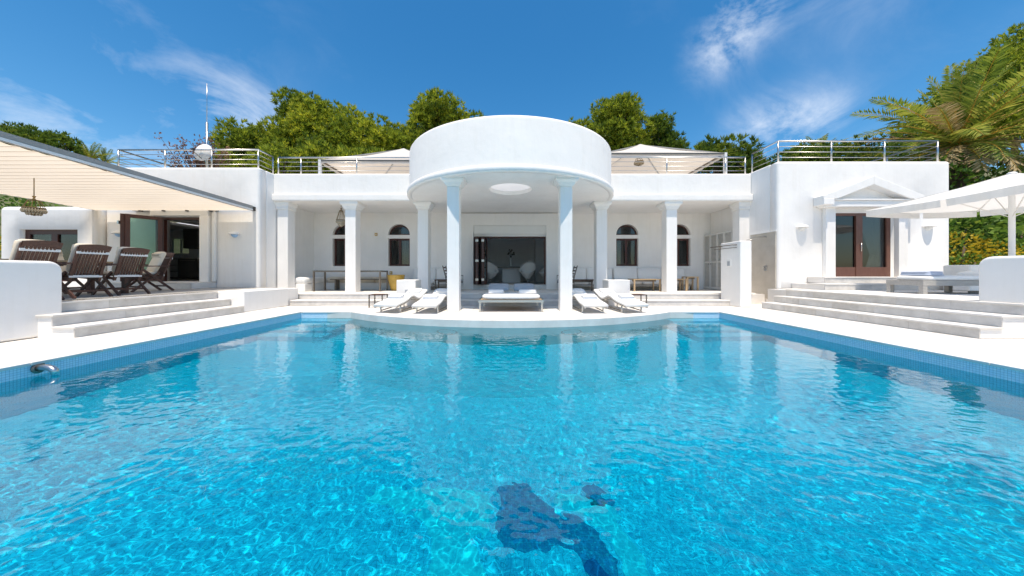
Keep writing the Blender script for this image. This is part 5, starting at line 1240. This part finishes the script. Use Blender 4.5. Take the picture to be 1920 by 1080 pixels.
pt = [o for o in bpy.data.objects if o.get('label', '').startswith('large date palm')][0]; pb = rnd
for k in range(26):
    a_ = k*2.4; e_ = R(38+38*pb.random()); l_ = .9+.8*pb.random(); h_ = float(zt_(272, 15.5))-pt.location.z+.1
    d_ = Vector((math.cos(a_)*math.cos(e_), math.sin(a_)*math.cos(e_), math.sin(e_))); q_ = Vector((0, 0, h_))+d_*.3
    MB().tube([tuple(q_), tuple(q_+d_*l_*.6), tuple(q_+d_*l_+Vector((0, 0, -.12)))], [.05, .045, .015], 5).build('fruit_stalk', 'palm_stem', pt, world=False)
palm('palm whose frond tips show above the right wing railing', at(1530, 27), 27, zt_(300, 27), 2.3, 26, 5, .2, .2)
palm('small palm above the awning edge at the left', at(168, 28), 28, zt_(302, 28), 1.9, 26, 6, .1, .18)
palm('second small palm beside the left railing end', at(196, 29), 29, zt_(306, 29), 1.5, 22, 8, .1, .16)

def bush(name, label, blobs, mat, seed, per_m2=60, size=.20, group='shrubs in the bed right of the villa'):
    rng = np.random.default_rng(seed); c0 = blobs[0][0]; zb = min(b[0][2]-b[1][2] for b in blobs); t = thing(name, label, 'shrub', (c0[0], c0[1], zb), 0, group)
    P, Nn, bt = blob_points(rng, blobs, per_m2, .3); n = len(P)
    d = Nn*.7+unit(rng, n)*.8; d /= np.linalg.norm(d, axis=1, keepdims=True); s = np.cross(d, unit(rng, n)); s /= np.linalg.norm(s, axis=1, keepdims=True); ln = size*(.6+.8*rng.random((n, 1)))
    V3 = np.stack([P, P+d*ln*.5-s*ln*.3, P+d*ln, P+d*ln*.5+s*ln*.3], 1); leaf_object('foliage', V3, .42+bt+rng.normal(0, .2, n), mat, t)
    m = MB()
    for c, r in blobs: m.tube([(c[0], c[1], zb-.1), (c[0]+.1, c[1], c[2]+r[2]*.3)], [.06, .02], 6)
    m.build('stem', 'bark', t, smooth=True); return t
struct(B(13.78, 34, 9.76, 17, -.1, .9).build('garden_bed', 'soil', bevel=.05, seg=2))
bush('garden_shrub', 'broad leafy green shrub just right of the villa corner', [((16.2, 11.2, 2.2), (1.3, 1.0, 1.35)), ((17.3, 11.6, 2.6), (1.2, 1.0, 1.2))], 'leaf', 41)
bush('garden_shrub', 'leafy green shrub behind the parasol pole', [((18.7, 11.5, 2.2), (1.4, 1.0, 1.6)), ((20.2, 11.8, 2.4), (1.4, 1.0, 1.5))], 'leaf', 42)
bush('garden_shrub', 'tall green shrub at the right frame edge', [((22.2, 12.8, 2.6), (1.6, 1.2, 2.0))], 'leaf', 43)
bush('flowering_shrub', 'yellow flowering shrub at the right villa corner', [((15.2, 10.55, 1.75), (.75, .5, .55)), ((16.0, 10.4, 1.6), (.6, .45, .45))], 'yellow', 44, 110, .11)
bush('garden_shrub', 'low bright green shrub above the bench wall', [((14.9, 10.1, 1.25), (.8, .35, .35)), ((16.3, 10.0, 1.2), (.8, .35, .4)), ((17.8, 10.1, 1.25), (.9, .35, .4))], 'leaf', 45, 120, .10)
bush('garden_shrub', 'wide shrub under the palm right of the villa roof', [((20.5, 15.0, 4.6), (2.2, 1.4, 1.8)), ((23.5, 15.5, 5.0), (2.2, 1.4, 1.8))], 'leaf', 46, 40, .2)
bush('garden_shrub', 'green shrub between the palm trunk and the parasol', [((25.5, 16.0, 4.2), (2.6, 1.6, 2.4))], 'leaf', 47, 40, .2)
bush('flowering_shrub', 'yellow flowering shrub at the left frame edge beside the annex', [((-18.3, 11.0, 1.2), (.9, .7, 1.0))], 'yellow', 48, 80, .12, 'shrubs left of the annex')
bush('garden_shrub', 'green shrub behind the annex at the left frame edge', [((-20.5, 12.8, 2.6), (1.8, 1.2, 1.5)), ((-19.5, 13.8, 3.6), (1.6, 1.2, 1.3))], 'leaf', 49, 60, .14, 'shrubs left of the annex')
